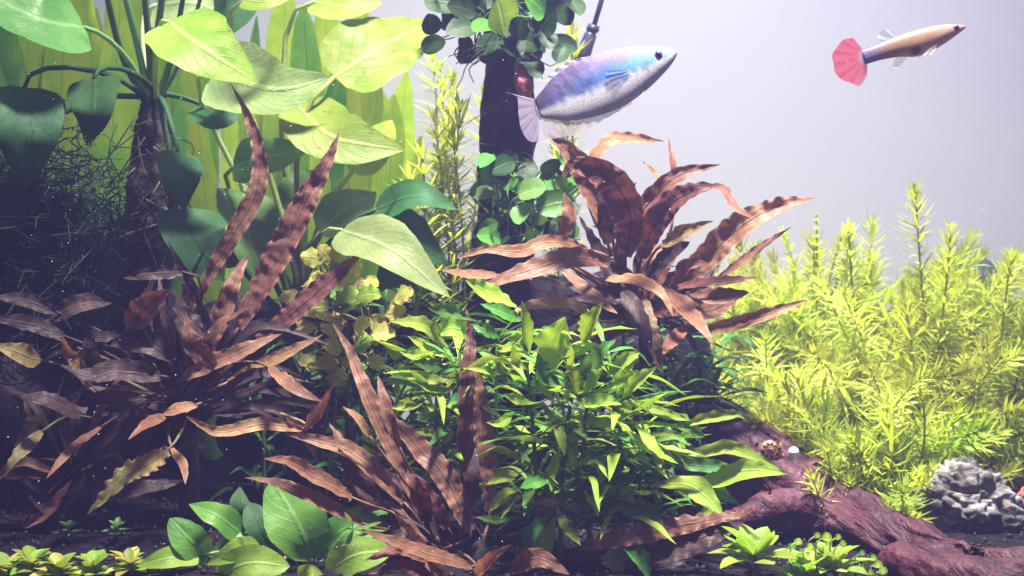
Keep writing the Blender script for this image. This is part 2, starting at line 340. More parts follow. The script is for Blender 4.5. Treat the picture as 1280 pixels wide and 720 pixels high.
lump('bark_patch', [[(656, 62, .106, 8), (653, 90, .101, 10), (655, 120, .098, 9), (658, 148, .097, 6)]], M['redbark'], voxel=0.0012, amp=0.0015, scale=(90, 90, 50), parent=t)
o = P(1010, 640, .0); o.z = 0
t = thing('red_driftwood', o, 'reddish purple wet driftwood log lying below the needle-leaved bushes', 'driftwood')
lump('log', [[(872, 505, .10, 26), (930, 560, .07, 40), (1000, 620, .035, 42), (1070, 655, .0, 40), (1150, 690, -.04, 34), (1230, 715, -.08, 34), (1350, 722, -.09, 40)],
    [(900, 660, -.005, 12), (960, 640, .0, 22), (1010, 640, .005, 26), (1080, 670, .0, 20)], [(930, 530, .10, 20), (985, 575, .075, 16), (1030, 625, .05, 14)],
    [(1120, 700, -.06, 20), (1200, 726, -.10, 30), (1350, 735, -.11, 34)]], M['redwood'], voxel=0.0019, amp=0.0045, scale=(24, 30, 34), parent=t, fine=0.0005, axis=P(1150, 690, -.04)-P(872, 505, .10), ridge=0.0022)

def rock(name, c, rx, ry, rz, mat, label, cat, amp=0.25, sc_=3.0, seed=0, rot=0, ridged=True, sub=5):
    bm = bmesh.new(); bmesh.ops.create_icosphere(bm, subdivisions=sub, radius=1)
    for v in bm.verts:
        q = v.co*sc_*0.5 + Vector((seed, seed*2, 1))
        d = amp*(noise.noise(q)*1.0 + 0.5*noise.noise(q*2.2) + 0.28*noise.noise(q*5) + 0.14*noise.noise(q*11))
        if ridged: d -= amp*0.7*max(0, 0.25-abs(noise.noise(q*1.7+Vector((4, 4, 4)))))*3
        v.co = v.co*(1+d); v.co = Vector((v.co.x*rx, v.co.y*ry, v.co.z*rz))
    bmesh.ops.rotate(bm, verts=bm.verts, cent=(0, 0, 0), matrix=Matrix.Rotation(rot, 3, 'Y'))
    me = bpy.data.meshes.new(name); bm.to_mesh(me); bm.free(); me.materials.append(mat)
    me.polygons.foreach_set('use_smooth', [True]*len(me.polygons))
    ob = bpy.data.objects.new(name, me); col.objects.link(ob); ob.location = c
    return tag(ob, label, cat)
u = ps(.03)
rock('grey_stone', P(1208, 634, .005), 64*u, 36*u, 54*u, M['stone'], 'rough pale grey stone with pits beside the purple log', 'stone', 0.26, 3.2, 3, R(14), sub=6)
rock('red_stone', P(1292, 640, .03), 30*u, 24*u, 34*u, M['redstone'], 'rusty red stone to the side of the rough grey stone', 'stone', 0.2, 2.5, 8)
rock('red_stone', P(1275, 607, .09), 18*u, 18*u, 12*u, M['redstone'], 'small rusty red stone behind the rough grey stone', 'stone', 0.2, 2.5, 5)
u = ps(.28)
c = P(1210, 314, .285)
rock('dark_stone', (c.x, .285, c.z*0.5), 60*u, .035, c.z*0.5, M['darkstone'], 'dark smooth rounded stone half hidden behind the needle-leaved bushes', 'stone', 0.05, 2, 2, ridged=False)

# ------------------------------------------------------------------ big broad-leaved plant on the stump
cr = P(190, 140, .09)
t = thing('broadleaf_plant', P(190, 330, .09), 'large broad-leaved green plant with thick stalks and hanging roots on the dark stump', 'aquatic plant')
lump('rhizome', [[(192, 128, .09, 12), (186, 160, .09, 22), (196, 200, .09, 26), (188, 250, .09, 24), (180, 310, .095, 26)]], M['root'], voxel=0.0018, amp=0.004, scale=(70, 70, 50), parent=t)
AB = [  # spine base->tip, width, material, profile, depth base/tip, roll, fold
 ([(104, 34), (50, 24), (-30, -14)], 74, 'mid', 'ovate', (.05, .03), 42, .2),
 ([(212, 28), (252, 58), (322, 104)], 84, 'lime', 'ovate', (.05, .03), 32, .12),
 ([(30, 110), (36, 170), (30, 235)], 92, 'deep', 'heart', (.03, .02), 15, .1),  # this leaf and the next: shade painted in by the deep leaf colour
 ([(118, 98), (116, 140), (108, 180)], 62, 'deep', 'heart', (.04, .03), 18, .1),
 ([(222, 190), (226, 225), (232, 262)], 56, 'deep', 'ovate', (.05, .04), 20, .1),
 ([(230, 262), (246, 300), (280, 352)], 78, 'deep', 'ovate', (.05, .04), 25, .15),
 ([(268, 92), (345, 112), (414, 96)], 88, 'pale', 'heart', (.08, .06), 22, .18),
 ([(418, 96), (470, 62), (538, 26)], 94, 'lime', 'heart', (.08, .13), 30, .14),
 ([(372, 132), (418, 172), (505, 188)], 74, 'lime', 'ovate', (.08, .055), 30, .2),
 ([(292, 208), (335, 196), (388, 186)], 52, 'mid', 'ovate', (.08, .07), 30, .2),
 ([(428, 288), (490, 312), (562, 372)], 62, 'pale', 'ovate', (.03, -.01), 34, .16),
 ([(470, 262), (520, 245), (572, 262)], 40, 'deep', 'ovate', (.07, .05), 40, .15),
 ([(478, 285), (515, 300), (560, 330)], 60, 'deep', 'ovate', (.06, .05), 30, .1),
 ([(196, 6), (240, 4), (300, 22)], 66, 'pale', 'ovate', (.13, .12), 35, .15),
 ([(250, 30), (285, 22), (330, -6)], 52, 'deep', 'ovate', (.12, .11), 35, .15),
 ([(305, 0), (330, 2), (366, -4)], 26, 'lime', 'ovate', (.07, .06), 35, .15),
 ([(395, 2), (430, 8), (478, 4)], 40, 'lime', 'ovate', (.12, .11), 40, .15),
 ([(305, 240), (310, 290), (330, 352)], 76, 'mid', 'ovate', (.09, .06), 20, .15),
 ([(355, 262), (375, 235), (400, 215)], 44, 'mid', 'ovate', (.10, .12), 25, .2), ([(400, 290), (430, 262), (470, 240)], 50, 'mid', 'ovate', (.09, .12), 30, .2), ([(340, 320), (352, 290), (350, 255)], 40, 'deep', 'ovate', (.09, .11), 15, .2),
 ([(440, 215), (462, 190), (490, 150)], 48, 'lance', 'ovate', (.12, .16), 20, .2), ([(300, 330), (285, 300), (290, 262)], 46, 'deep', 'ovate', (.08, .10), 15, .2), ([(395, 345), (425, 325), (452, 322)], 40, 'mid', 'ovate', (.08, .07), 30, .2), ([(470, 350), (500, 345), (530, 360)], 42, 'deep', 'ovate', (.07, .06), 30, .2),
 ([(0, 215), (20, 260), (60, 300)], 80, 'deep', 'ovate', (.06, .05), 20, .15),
 ([(250, 130), (275, 145), (302, 138)], 46, 'deep', 'ovate', (.10, .09), 25, .15),
]
cr2 = P(372, 420, .10); base2 = Vector((cr2.x, cr2.y, 0))
t2 = thing('broadleaf_plant', base2, 'pale green broad-leaved plant with raised leaves behind the tall brown leaves', 'aquatic plant')
stalk_part(t2, [base2 - Vector((0, 0, .004)), base2.lerp(cr2, .5), cr2], (.008, .006), 'root', 'rootstock')
for pts, wd, mt, pf, y, rl, fo in AB:
    far = pts[0][0] > 260
    leaf(t2 if far else t, pts, wd, mt, pf, y, (cr2 if far else cr) + Vector((random.uniform(-.006, .006), random.uniform(-.006, .006), random.uniform(-.012, .008))), 3.6, rl, bow=-.012, fold=fo, n=20, m=10, crink=0.05)
for (x0, y0, r0, r1) in ((130, -20, 7, 6), (150, -30, 6, 6), (178, -40, 7, 6), (206, -30, 8, 6), (232, -20, 6, 5), (262, -40, 4, 4)):
    u = ps(.08); stalk_part(t, [cr, P((188+x0)/2+random.uniform(-6, 6), 70, .085), P(x0, y0, .07)], (r0*u*.8, r1*u*.6), random.choice(['stalk', 'young']), 'stalk')
for i in range(46):
    a = P(190+random.uniform(-22, 24), random.uniform(140, 300), .07+random.uniform(-.01, .02)); s = random.choice((-1, 1)); L = random.uniform(.012, .045)
    b = a + Vector((s*random.uniform(.1, .8)*L, random.uniform(-.5, .1)*L, -random.uniform(.1, .9)*L)); c = b + Vector((s*random.uniform(-.2, .5)*L, random.uniform(-.3, .2)*L, -random.uniform(.1, .8)*L))
    stalk_part(t, [a, b, c], (.0006, .0002), random.choice(['root', 'root', 'rootpale']), 'root', 4, 6)

# ------------------------------------------------------------------ strap-leaved plants against the back wall
def strap_plant(cx, tops, label):
    base = P(cx, 560, .22); base.z = 0
    tt = thing('strap_leaf_plant', base, label, 'aquatic plant', 'strap-leaved plants by the back wall')
    for (x1, y1, wd, mt) in tops:
        x0 = cx + (x1-cx)*0.35; yb = .215+random.uniform(-.035, .05); x1 += random.uniform(-14, 14); b0 = P(x0, 560, yb); b0.z = 0.0
        tip = P(x1, y1, yb+random.uniform(-.02, .03)); mid = b0.lerp(tip, .5) + Vector((random.uniform(-.008, .008), random.uniform(-.01, .01), 0))
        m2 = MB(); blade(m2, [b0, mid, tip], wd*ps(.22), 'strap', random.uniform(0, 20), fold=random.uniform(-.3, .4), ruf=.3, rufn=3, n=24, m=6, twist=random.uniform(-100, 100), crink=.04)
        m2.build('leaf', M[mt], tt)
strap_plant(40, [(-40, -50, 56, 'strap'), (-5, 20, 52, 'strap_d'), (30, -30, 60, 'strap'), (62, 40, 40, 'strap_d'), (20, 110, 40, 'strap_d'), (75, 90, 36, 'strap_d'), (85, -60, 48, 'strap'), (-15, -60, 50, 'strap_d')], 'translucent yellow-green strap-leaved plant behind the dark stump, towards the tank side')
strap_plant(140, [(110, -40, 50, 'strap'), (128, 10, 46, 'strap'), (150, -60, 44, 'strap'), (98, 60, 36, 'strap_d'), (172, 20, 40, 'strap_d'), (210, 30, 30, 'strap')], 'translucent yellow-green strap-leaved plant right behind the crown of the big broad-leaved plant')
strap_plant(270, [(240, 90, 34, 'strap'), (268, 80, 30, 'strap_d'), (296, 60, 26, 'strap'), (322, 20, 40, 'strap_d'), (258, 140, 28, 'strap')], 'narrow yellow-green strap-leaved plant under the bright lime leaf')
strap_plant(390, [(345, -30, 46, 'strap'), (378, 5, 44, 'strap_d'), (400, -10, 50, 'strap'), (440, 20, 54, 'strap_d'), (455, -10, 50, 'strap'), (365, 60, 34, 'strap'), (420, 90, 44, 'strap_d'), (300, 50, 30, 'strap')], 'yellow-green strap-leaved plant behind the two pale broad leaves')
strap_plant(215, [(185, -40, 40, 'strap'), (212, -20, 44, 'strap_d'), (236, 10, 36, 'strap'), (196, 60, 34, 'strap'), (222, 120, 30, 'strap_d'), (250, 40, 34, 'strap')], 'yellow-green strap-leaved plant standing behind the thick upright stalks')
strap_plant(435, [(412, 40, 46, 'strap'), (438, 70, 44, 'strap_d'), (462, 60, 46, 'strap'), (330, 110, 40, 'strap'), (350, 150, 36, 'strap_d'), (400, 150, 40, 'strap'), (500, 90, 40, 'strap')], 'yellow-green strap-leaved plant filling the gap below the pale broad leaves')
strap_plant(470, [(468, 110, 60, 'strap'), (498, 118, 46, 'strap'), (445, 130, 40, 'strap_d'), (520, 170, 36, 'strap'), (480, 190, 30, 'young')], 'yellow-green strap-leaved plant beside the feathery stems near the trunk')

# ------------------------------------------------------------------ needle-leaved stems
def needle_meshes(H, first, seed, nl=.0185, dens=.0050, per=7, bend=.12, nw=.00082):
    random.seed(seed); ph = random.uniform(0, 6.28); path = []
    for i in range(13):
        t_ = i/12; path.append(Vector((bend*H*t_*t_*math.cos(ph), bend*H*t_*t_*math.sin(ph), H*t_)) + Vector((.01*H*math.sin(7*t_+ph), .01*H*math.cos(5*t_), 0)))
    sm = MB(); sm.tube(path, [lerp(.0011, .0005, i/12) for i in range(13)], 5)
    nm = MB(); s = H*first
    while s < H:
        f = s/H*12; i = min(11, int(f)); c = path[i].lerp(path[i+1], f-i); ax = (path[i+1]-path[i]).normalized()
        tip = max(0, 1-(H-s)/.022); a0 = random.uniform(0, 6.28)
        L = nl*(1-.45*tip)*random.uniform(.85, 1.1); el = lerp(random.uniform(.15, .5), 1.15, tip)
        for q in range(per):
            a = a0 + 6.283*q/per + random.uniform(-.3, .3); e = el + random.uniform(-.22, .22)
            rad = ax.orthogonal().normalized(); rad = rad*math.cos(a) + ax.cross(rad)*math.sin(a)
            d = (rad*math.cos(e) + ax*math.sin(e)).normalized(); sd = d.cross(ax).normalized()*nw*random.uniform(.8, 1.25)
            l = L*random.uniform(.7, 1.12); mid = c + d*l*.55; tp = c + d*l - ax*l*random.uniform(-.1, .22)
            v = [nm.vert(c-sd*.7, (.3, 0)), nm.vert(c+sd*.7, (.7, 0)), nm.vert(mid+sd, (.8, .5)), nm.vert(mid-sd, (.2, .5)), nm.vert(tp, (.5, 1))]
            nm.f += [(v[0], v[1], v[2], v[3]), (v[3], v[2], v[4])]
        s += dens*random.uniform(.8, 1.2)*(1-.4*tip)
    return sm, nm
def needle_proto(H, first, seed, mat='needle', **kw):
    sm, nm = needle_meshes(H, first, seed, **kw)
    a = sm.build('stem', M['needle_d']); b = nm.build('needles', M[mat], smooth=False)
    pr = (a.data, b.data); bpy.data.objects.remove(a); bpy.data.objects.remove(b); return pr
def needle_stem(pr, loc, rot, label, group, scale=1.0, name='needle_stem'):
    r = thing(name, loc, label, 'aquatic plant', group); r.rotation_euler = rot; r.scale = (scale,)*3
    for nm_, me in zip(('stem', 'needles'), pr):
        ob = bpy.data.objects.new(nm_, me); col.objects.link(ob); ob.parent = r
        if nm_ == 'needles': ob['kind'] = 'stuff'
    return r
protos = {}
for hk, H in enumerate((.045, .07, .095, .12, .145)):
    protos[hk] = [needle_proto(H, .1 if hk < 2 else .16, 100+hk*10+q, 'needle_g' if (hk < 2 and q == 2) else 'needle', bend=.12+.11*q, nl=.0175+.0013*q) for q in range(5)]
random.seed(21)
GB = 'bright needle-leaved stems massed over the purple log'
def bush_label(px, hk):
    a = 'short' if hk < 3 else 'tall'
    w_ = 'growing next to the reddish-brown ruffled bush' if px < 930 else 'growing behind the snail and air bubble' if px < 1060 else 'growing between the purple log and the grey stone' if px < 1190 else 'growing behind the rough grey stone'
    return f'{a} bright yellow-green needle-leaved stem {w_}', f'{a} needle-leaved stems {w_}'
placed = []
tries = 0
while len(placed) < 292 and tries < 9000:
    tries += 1
    Y = random.uniform(.012, .285); px = random.uniform(835, 1345); x = (px-640)*ps(Y)
    front = interp([(835, .10), (880, .11), (960, .125), (1020, .09), (1075, .03), (1100, .015), (1150, .02), (1175, .06), (1225, .085), (1280, .10), (1350, .09)], px)
    if Y < front: continue
    if any((x-a)**2 + (Y-b)**2 < .0093**2 for a, b in placed): continue
    placed.append((x, Y))
    k = (Y-front)/.13
    h = lerp(.045, .136, max(0, min(1, k))) * random.uniform(.85, 1.12)
    h = min(h, interp([(835, .07), (900, .10), (960, .125), (1100, .131), (1145, .124), (1170, .104), (1260, .102), (1300, .118)], px)*random.uniform(.93, 1.06))
    hk = min(range(5), key=lambda q: abs((.045, .07, .095, .12, .145)[q]-h)); s = h/(.045, .07, .095, .12, .145)[hk]
    lean = max(0, .75-k)*.55
    rot = (lean+random.uniform(-.6, .5), random.uniform(-.8, .8), random.uniform(0, 6.28))
    needle_stem(random.choice(protos[hk]), (x, Y, -.003), rot, *bush_label(px, hk), s)
random.seed(22)
for _ in range(22):
    px = random.uniform(1055, 1165); Y = random.uniform(.0, .03); x = (px-640)*ps(Y); h = random.uniform(.03, .046); hk = 0
    needle_stem(random.choice(protos[0]), (x, Y, -.003), (random.uniform(-.1, .7), random.uniform(-.7, .7), random.uniform(0, 6.28)), 'low bright needle-leaved shoot spilling down to the purple log and grey stone', 'low needle-leaved shoots along the log', h/.045)
def tall_needle(px, py, Y, dx, pr_seed, label, lean_y=0.0, group=None, **kw):
    tip = P(px, py, Y); b = Vector((tip.x + dx*ps(Y), Y+lean_y, 0)); d = tip-b; H = d.length
    pr = needle_proto(H, kw.pop('first', .4), pr_seed, **kw)
    r = needle_stem(pr, b, (0, 0, 0), label, group); r.rotation_euler = d.to_track_quat('Z', 'Y').to_euler(); return r
tall_needle(1140, 238, .16, 50, 301, 'tallest leaning needle-leaved stem standing clear above the bright bush', bend=.02, dens=.0042)
tall_needle(1060, 286, .14, 45, 302, 'bent needle-leaved stem rising just above the bright bush, bare lower down', bend=.05, first=.62)
tall_needle(1024, 272, .18, -12, 303, 'slim closed needle-leaved shoot above the bush beside the long brown leaf', bend=.02, nl=.006, first=.5)
tall_needle(1206, 292, .10, -70, 304, 'needle-leaved stem with bushy tip in front of the dark rounded stone', bend=.05)
tall_needle(1250, 322, .12, 10, 305, 'needle-leaved stem with upright tip next to the dark rounded stone', bend=.04)
tall_needle(1205, 520, .03, -90, 306, 'low needle-leaved stem arching over the rough grey stone', lean_y=.02, bend=.1, first=.2)
tall_needle(1075, 540, .02, 20, 307, 'short curved needle-leaved stem in the shade above the purple log', bend=.1, first=.1, dens=.004)
GC = 'feathery stems beside the trunk'
for i, (px, py, Y, dx, ln, bd) in enumerate([(545, 70, .17, 5, .02, .06), (560, 150, .12, 14, .01, .04), (585, 118, .18, -20, 0, .05), (520, 140, .17, 30, 0, .1), (572, 205, .13, 0, 0, .03), (505, 210, .18, 25, 0, .08), (540, 215, .14, 20, 0, .05), (592, 230, .14, -12, 0, .04), (530, 100, .19, -14, 0, .08), (575, 90, .2, 10, 0, .06), (555, 240, .11, 6, 0, .04), (515, 250, .13, 10, 0, .05), (598, 180, .17, 4, 0, .05), (535, 170, .15, -8, 0, .06), (562, 128, .09, 8, 0, .05), (548, 196, .085, 14, 0, .05), (585, 170, .1, -6, 0, .04)]):
    tall_needle(px, py, Y, dx, 400+i, 'pale yellow-green feathery needle-leaved stem between the broad leaves and the trunk', ln, GC, bend=bd, nl=.024, dens=.0095, first=.4, per=8, nw=.0009)
for i, (px, py, Y, dx) in enumerate([(722, 38, .17, -30), (700, 60, .19, 0), (690, 150, .18, 8)]):
    tall_needle(px, py, Y, dx, 420+i, 'pale feathery needle-leaved stem behind the trunk and the blue fish tail', 0, 'feathery stems behind the blue fish', bend=.05, nl=.024, dens=.008, first=.4, per=8, nw=.0009)

# ------------------------------------------------------------------ small round-leaved clumps on the trunk
def petite(name, label, crown, specs, rnd, box, seed, mats, Y, base, shape='round', big=1.0):
    random.seed(seed); tt = thing(name, base, label, 'aquatic plant')
    cw = P(*crown)
    allp = list(specs) + [(random.uniform(box[0], box[2]), random.uniform(box[1], box[3]), random.uniform(10, 15), random.choice(mats), random.uniform(0, 360), random.uniform(-.004, .03)) for _ in range(rnd)]
    for (x, y, r, mt, ang, dy) in allp:
        r *= big
        a = R(ang); yy = Y+dy; dxp, dyp = math.cos(a)*r, -math.sin(a)*r*.75
        leaf(tt, [(x-dxp, y-dyp), (x, y-r*.1), (x+dxp, y+dyp)], r*1.45, mt, shape, (yy, yy-.004+random.uniform(-.013, .012)), cw + Vector((random.uniform(-.02, .02), random.uniform(-.008, .008), random.uniform(-.01, .01))), .9, random.uniform(10, 45), fold=random.uniform(.1, .3), n=10, m=6, crink=.04)
    return tt
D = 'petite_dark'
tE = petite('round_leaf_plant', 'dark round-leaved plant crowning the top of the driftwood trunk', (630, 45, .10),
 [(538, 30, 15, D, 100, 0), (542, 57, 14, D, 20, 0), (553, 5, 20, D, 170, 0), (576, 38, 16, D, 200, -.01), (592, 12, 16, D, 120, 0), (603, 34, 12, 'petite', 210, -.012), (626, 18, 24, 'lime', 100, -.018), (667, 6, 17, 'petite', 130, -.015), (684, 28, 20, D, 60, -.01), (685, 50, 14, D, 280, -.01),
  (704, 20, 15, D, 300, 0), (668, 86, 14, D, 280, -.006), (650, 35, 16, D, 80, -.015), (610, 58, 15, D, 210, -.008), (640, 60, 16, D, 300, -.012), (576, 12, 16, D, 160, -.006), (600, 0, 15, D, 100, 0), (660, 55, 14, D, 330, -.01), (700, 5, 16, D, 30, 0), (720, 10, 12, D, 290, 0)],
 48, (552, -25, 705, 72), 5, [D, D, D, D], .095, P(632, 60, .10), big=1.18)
random.seed(6)
for i in range(12):
    a = P(random.uniform(575, 680), random.uniform(48, 66), .09); pts = [a]; s = -1 if a.x < P(630, 0, .09).x else 1
    for q in range(3): pts.append(pts[-1] + Vector((s*random.uniform(-.003, .009), random.uniform(-.003, .003), -random.uniform(.0, .008))))
    stalk_part(tE, pts, (.0006, .0003), 'root', 'root', 4, 9)
G = 'petite'
petite('round_leaf_plant', 'fresh green round-leaved plant growing around the foot of the driftwood trunk', (655, 290, .08),
 [(615, 218, 14, G, 220, 0), (607, 243, 10, 'mid', 10, 0), (637, 226, 13, G, 80, -.005), (646, 232, 12, G, 290, -.006), (666, 240, 15, 'mid', 20, -.012), (680, 228, 12, G, 110, -.004), (698, 232, 12, G, 130, -.004), (694, 257, 20, 'mid', 15, -.016), (652, 268, 14, 'mid', 260, -.01), (675, 273, 10, 'mid', 270, -.014), (702, 285, 14, D, 320, -.005), (660, 215, 14, D, 60, 0), (690, 212, 13, D, 40, 0), (630, 205, 14, D, 100, 0), (712, 262, 11, D, 310, 0)],
 46, (600, 200, 716, 305), 8, [D, D, G, G], .075, P(655, 310, .09), big=1.22)

# ------------------------------------------------------------------ brown ruffled plants
def brown_plant(label, crown, Yb, leaves, spread=.02, ruf=.19, seed=3, stalk=2.2, rnd=0, fan=(-80, 260), rl_=(60, 120)):
    random.seed(seed); cw = P(*crown); base = Vector((cw.x, cw.y, 0))
    tt = thing('brown_leaf_plant', base, label, 'aquatic plant', None)
    stalk_part(tt, [base - Vector((0, 0, .004)), base.lerp(cw, .5) + Vector((.002, 0, 0)), cw], (.006, .004), 'root', 'rootstock')
    leaves = list(leaves)
    for _ in range(rnd):
        a = R(random.uniform(*fan)); l = random.uniform(*rl_); x0, y0 = crown[0] + math.cos(a)*l*.25, crown[1] - math.sin(a)*l*.25 - 8; b = a + random.uniform(-.5, .5)
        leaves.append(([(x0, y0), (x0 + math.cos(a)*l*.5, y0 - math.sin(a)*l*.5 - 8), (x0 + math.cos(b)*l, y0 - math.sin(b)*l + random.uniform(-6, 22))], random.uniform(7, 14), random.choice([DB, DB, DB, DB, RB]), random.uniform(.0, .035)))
    for L in leaves:
        pts, wd, mt = L[0], L[1], L[2]; dy = L[3] if len(L) > 3 else random.uniform(-spread, spread*.4); rl = L[4] if len(L) > 4 else random.uniform(12, 38)
        rf = L[5] if len(L) > 5 else ruf
        ln = sum(math.dist(p, q) for p, q in zip(pts, pts[1:]))
        leaf(tt, pts, wd*1.03, mt, 'crypt', (Yb+dy*.3, Yb+dy), cw + Vector((random.uniform(-.008, .008), random.uniform(-.008, .008), random.uniform(-.008, .004))), stalk, rl, bow=random.uniform(-.01, .004), fold=random.uniform(.1, .4), ruf=rf, rufn=ln/random.uniform(13, 20), n=max(24, min(90, int(ln/2.6))), m=8, twist=random.uniform(-45, 45), crink=.25)
    return tt
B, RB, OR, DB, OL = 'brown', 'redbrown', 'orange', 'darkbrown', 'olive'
brown_plant('bushy reddish-brown ruffled plant next to the bright needle-leaved bush', (806, 400, .08), .06, [
 ([(735, 312), (690, 302), (650, 314), (610, 312), (571, 323)], 17, OR, -.03), ([(762, 328), (720, 322), (680, 332), (635, 347), (587, 367)], 26, B, -.05, 20),
 ([(620, 344), (590, 344), (551, 338)], 12, OR, -.02), ([(742, 398), (715, 380), (680, 379), (652, 385), (639, 396)], 15, OR, -.06), ([(700, 334), (730, 360), (752, 378), (772, 392)], 14, B, -.05),
 ([(765, 300), (752, 260), (735, 225), (712, 190), (686, 168)], 34, B, .0, 10), ([(782, 320), (788, 275), (772, 235), (745, 212), (716, 207), (702, 226)], 42, RB, -.02, 10),
 ([(735, 232), (740, 204), (758, 180), (782, 172), (830, 177)], 16, OR, .02), ([(842, 260), (842, 215), (836, 172)], 9, B, .02), ([(838, 262), (824, 225), (803, 202)], 8, OR, .02),
 ([(770, 340), (785, 296), (812, 252), (850, 218), (900, 206)], 26, RB, -.01, 12), ([(770, 280), (782, 250), (795, 228)], 12, RB), ([(802, 322), (818, 282), (842, 252), (872, 236), (902, 230)], 30, RB, -.03, 15),
 ([(890, 232), (905, 236), (918, 258), (944, 274)], 11, B, -.05), ([(838, 362), (880, 325), (924, 284), (970, 258), (1020, 248)], 33, B, -.02, 12), ([(898, 348), (942, 316), (968, 298), (990, 283)], 10, B, -.02),
 ([(848, 358), (898, 352), (948, 347)], 13, RB, -.03), ([(880, 414), (928, 402), (973, 388), (1012, 374)], 17, B, -.03), ([(828, 306), (857, 290), (892, 276)], 18, OL, -.04),
 ([(755, 348), (795, 350), (826, 366), (842, 396)], 14, OR, -.05), ([(830, 362), (858, 388), (876, 408), (892, 432)], 19, OR, -.06), ([(856, 410), (843, 424), (829, 444)], 17, OR, -.05),
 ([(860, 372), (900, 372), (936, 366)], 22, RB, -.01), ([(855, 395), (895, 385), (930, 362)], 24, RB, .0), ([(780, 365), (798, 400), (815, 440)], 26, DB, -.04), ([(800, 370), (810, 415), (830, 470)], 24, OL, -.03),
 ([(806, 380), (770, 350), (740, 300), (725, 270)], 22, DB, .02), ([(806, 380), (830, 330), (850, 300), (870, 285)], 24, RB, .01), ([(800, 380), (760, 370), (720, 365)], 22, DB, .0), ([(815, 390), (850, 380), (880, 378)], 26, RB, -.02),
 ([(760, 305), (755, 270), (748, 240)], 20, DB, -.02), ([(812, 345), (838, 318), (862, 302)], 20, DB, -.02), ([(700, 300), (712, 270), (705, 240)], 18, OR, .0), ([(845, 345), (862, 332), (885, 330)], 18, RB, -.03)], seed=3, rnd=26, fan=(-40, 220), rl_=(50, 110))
brown_plant('brown ruffled plant with tall upright leaves in front of the dark stump', (232, 520, .03), .0, [
 ([(248, 372), (266, 335), (298, 282), (322, 235), (324, 188), (308, 140), (288, 104)], 22, B, .035, 12), ([(298, 410), (332, 350), (362, 292), (388, 240), (410, 200), (424, 166)], 34, B, .03, 12),
 ([(322, 424), (355, 400), (395, 366), (430, 336), (463, 309)], 25, RB, .015, 20), ([(215, 492), (252, 440), (276, 394), (298, 340), (312, 318)], 28, B, .02, 12), ([(228, 474), (265, 455), (310, 436), (352, 418)], 20, B, .0, 30),
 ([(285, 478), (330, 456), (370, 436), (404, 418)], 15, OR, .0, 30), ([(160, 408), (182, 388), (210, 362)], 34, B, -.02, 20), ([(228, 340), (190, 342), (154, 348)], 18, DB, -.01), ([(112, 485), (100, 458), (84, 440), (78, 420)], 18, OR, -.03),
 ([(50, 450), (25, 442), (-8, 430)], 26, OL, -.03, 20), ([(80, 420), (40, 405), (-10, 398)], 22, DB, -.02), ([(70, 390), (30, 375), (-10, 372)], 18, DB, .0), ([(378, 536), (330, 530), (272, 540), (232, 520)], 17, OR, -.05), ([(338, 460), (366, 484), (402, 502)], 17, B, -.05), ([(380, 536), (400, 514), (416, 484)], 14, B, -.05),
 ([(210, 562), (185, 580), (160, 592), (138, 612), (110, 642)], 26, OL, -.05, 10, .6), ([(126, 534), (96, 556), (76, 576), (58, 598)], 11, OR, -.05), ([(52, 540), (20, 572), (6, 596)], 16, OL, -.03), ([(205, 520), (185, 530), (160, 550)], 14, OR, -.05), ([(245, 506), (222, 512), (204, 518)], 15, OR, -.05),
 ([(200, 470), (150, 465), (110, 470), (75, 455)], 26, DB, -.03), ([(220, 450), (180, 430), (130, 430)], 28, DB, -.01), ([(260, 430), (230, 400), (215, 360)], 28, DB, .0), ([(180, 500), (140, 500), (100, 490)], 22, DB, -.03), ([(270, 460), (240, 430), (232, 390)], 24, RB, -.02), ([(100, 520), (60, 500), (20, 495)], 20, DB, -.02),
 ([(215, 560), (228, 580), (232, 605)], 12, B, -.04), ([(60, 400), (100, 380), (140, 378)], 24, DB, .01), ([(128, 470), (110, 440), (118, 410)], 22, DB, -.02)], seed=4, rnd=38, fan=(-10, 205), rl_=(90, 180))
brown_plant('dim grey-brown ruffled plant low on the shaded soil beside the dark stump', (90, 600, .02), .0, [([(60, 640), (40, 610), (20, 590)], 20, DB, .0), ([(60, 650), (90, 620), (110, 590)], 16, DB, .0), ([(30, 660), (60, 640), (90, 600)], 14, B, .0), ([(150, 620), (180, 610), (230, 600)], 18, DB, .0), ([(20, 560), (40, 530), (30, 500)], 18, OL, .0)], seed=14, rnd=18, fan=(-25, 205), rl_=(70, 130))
brown_plant('spiky pinkish-brown ruffled plant fanning out behind the low bright green broad-leaved plant', (555, 700, -.04), -.055, [
 ([(520, 632), (495, 572), (470, 520), (452, 476), (436, 436), (416, 404)], 21, B, .03, 15), ([(588, 664), (560, 602), (530, 566), (495, 530), (464, 506)], 30, B, .02, 20), ([(500, 560), (488, 530), (480, 500), (472, 470)], 15, B, .01),
 ([(482, 648), (448, 602), (430, 560), (412, 528)], 23, B, .02, 20), ([(505, 628), (470, 592), (440, 566), (400, 552), (356, 542)], 22, B, .01, 25), ([(440, 622), (400, 600), (366, 580), (330, 573)], 19, OR, -.04),
 ([(452, 654), (394, 624), (348, 604), (306, 597)], 17, B, -.03), ([(556, 722), (526, 690), (506, 662), (493, 640)], 20, B, -.05), ([(590, 708), (550, 697), (500, 680), (452, 664)], 18, OR, -.06), ([(540, 700), (500, 688), (455, 702)], 17, B, -.06),
 ([(592, 720), (612, 700), (640, 680)], 16, OR, -.05), ([(540, 720), (500, 708), (460, 718)], 18, RB, -.05), ([(462, 545), (446, 522), (428, 508)], 11, OR, .0), ([(470, 620), (440, 588), (422, 560)], 22, DB, .0), ([(535, 655), (520, 610), (505, 590)], 24, RB, -.01), ([(560, 660), (535, 620), (515, 590)], 22, RB, .0)], seed=5, rnd=12, fan=(70, 190), rl_=(60, 140))
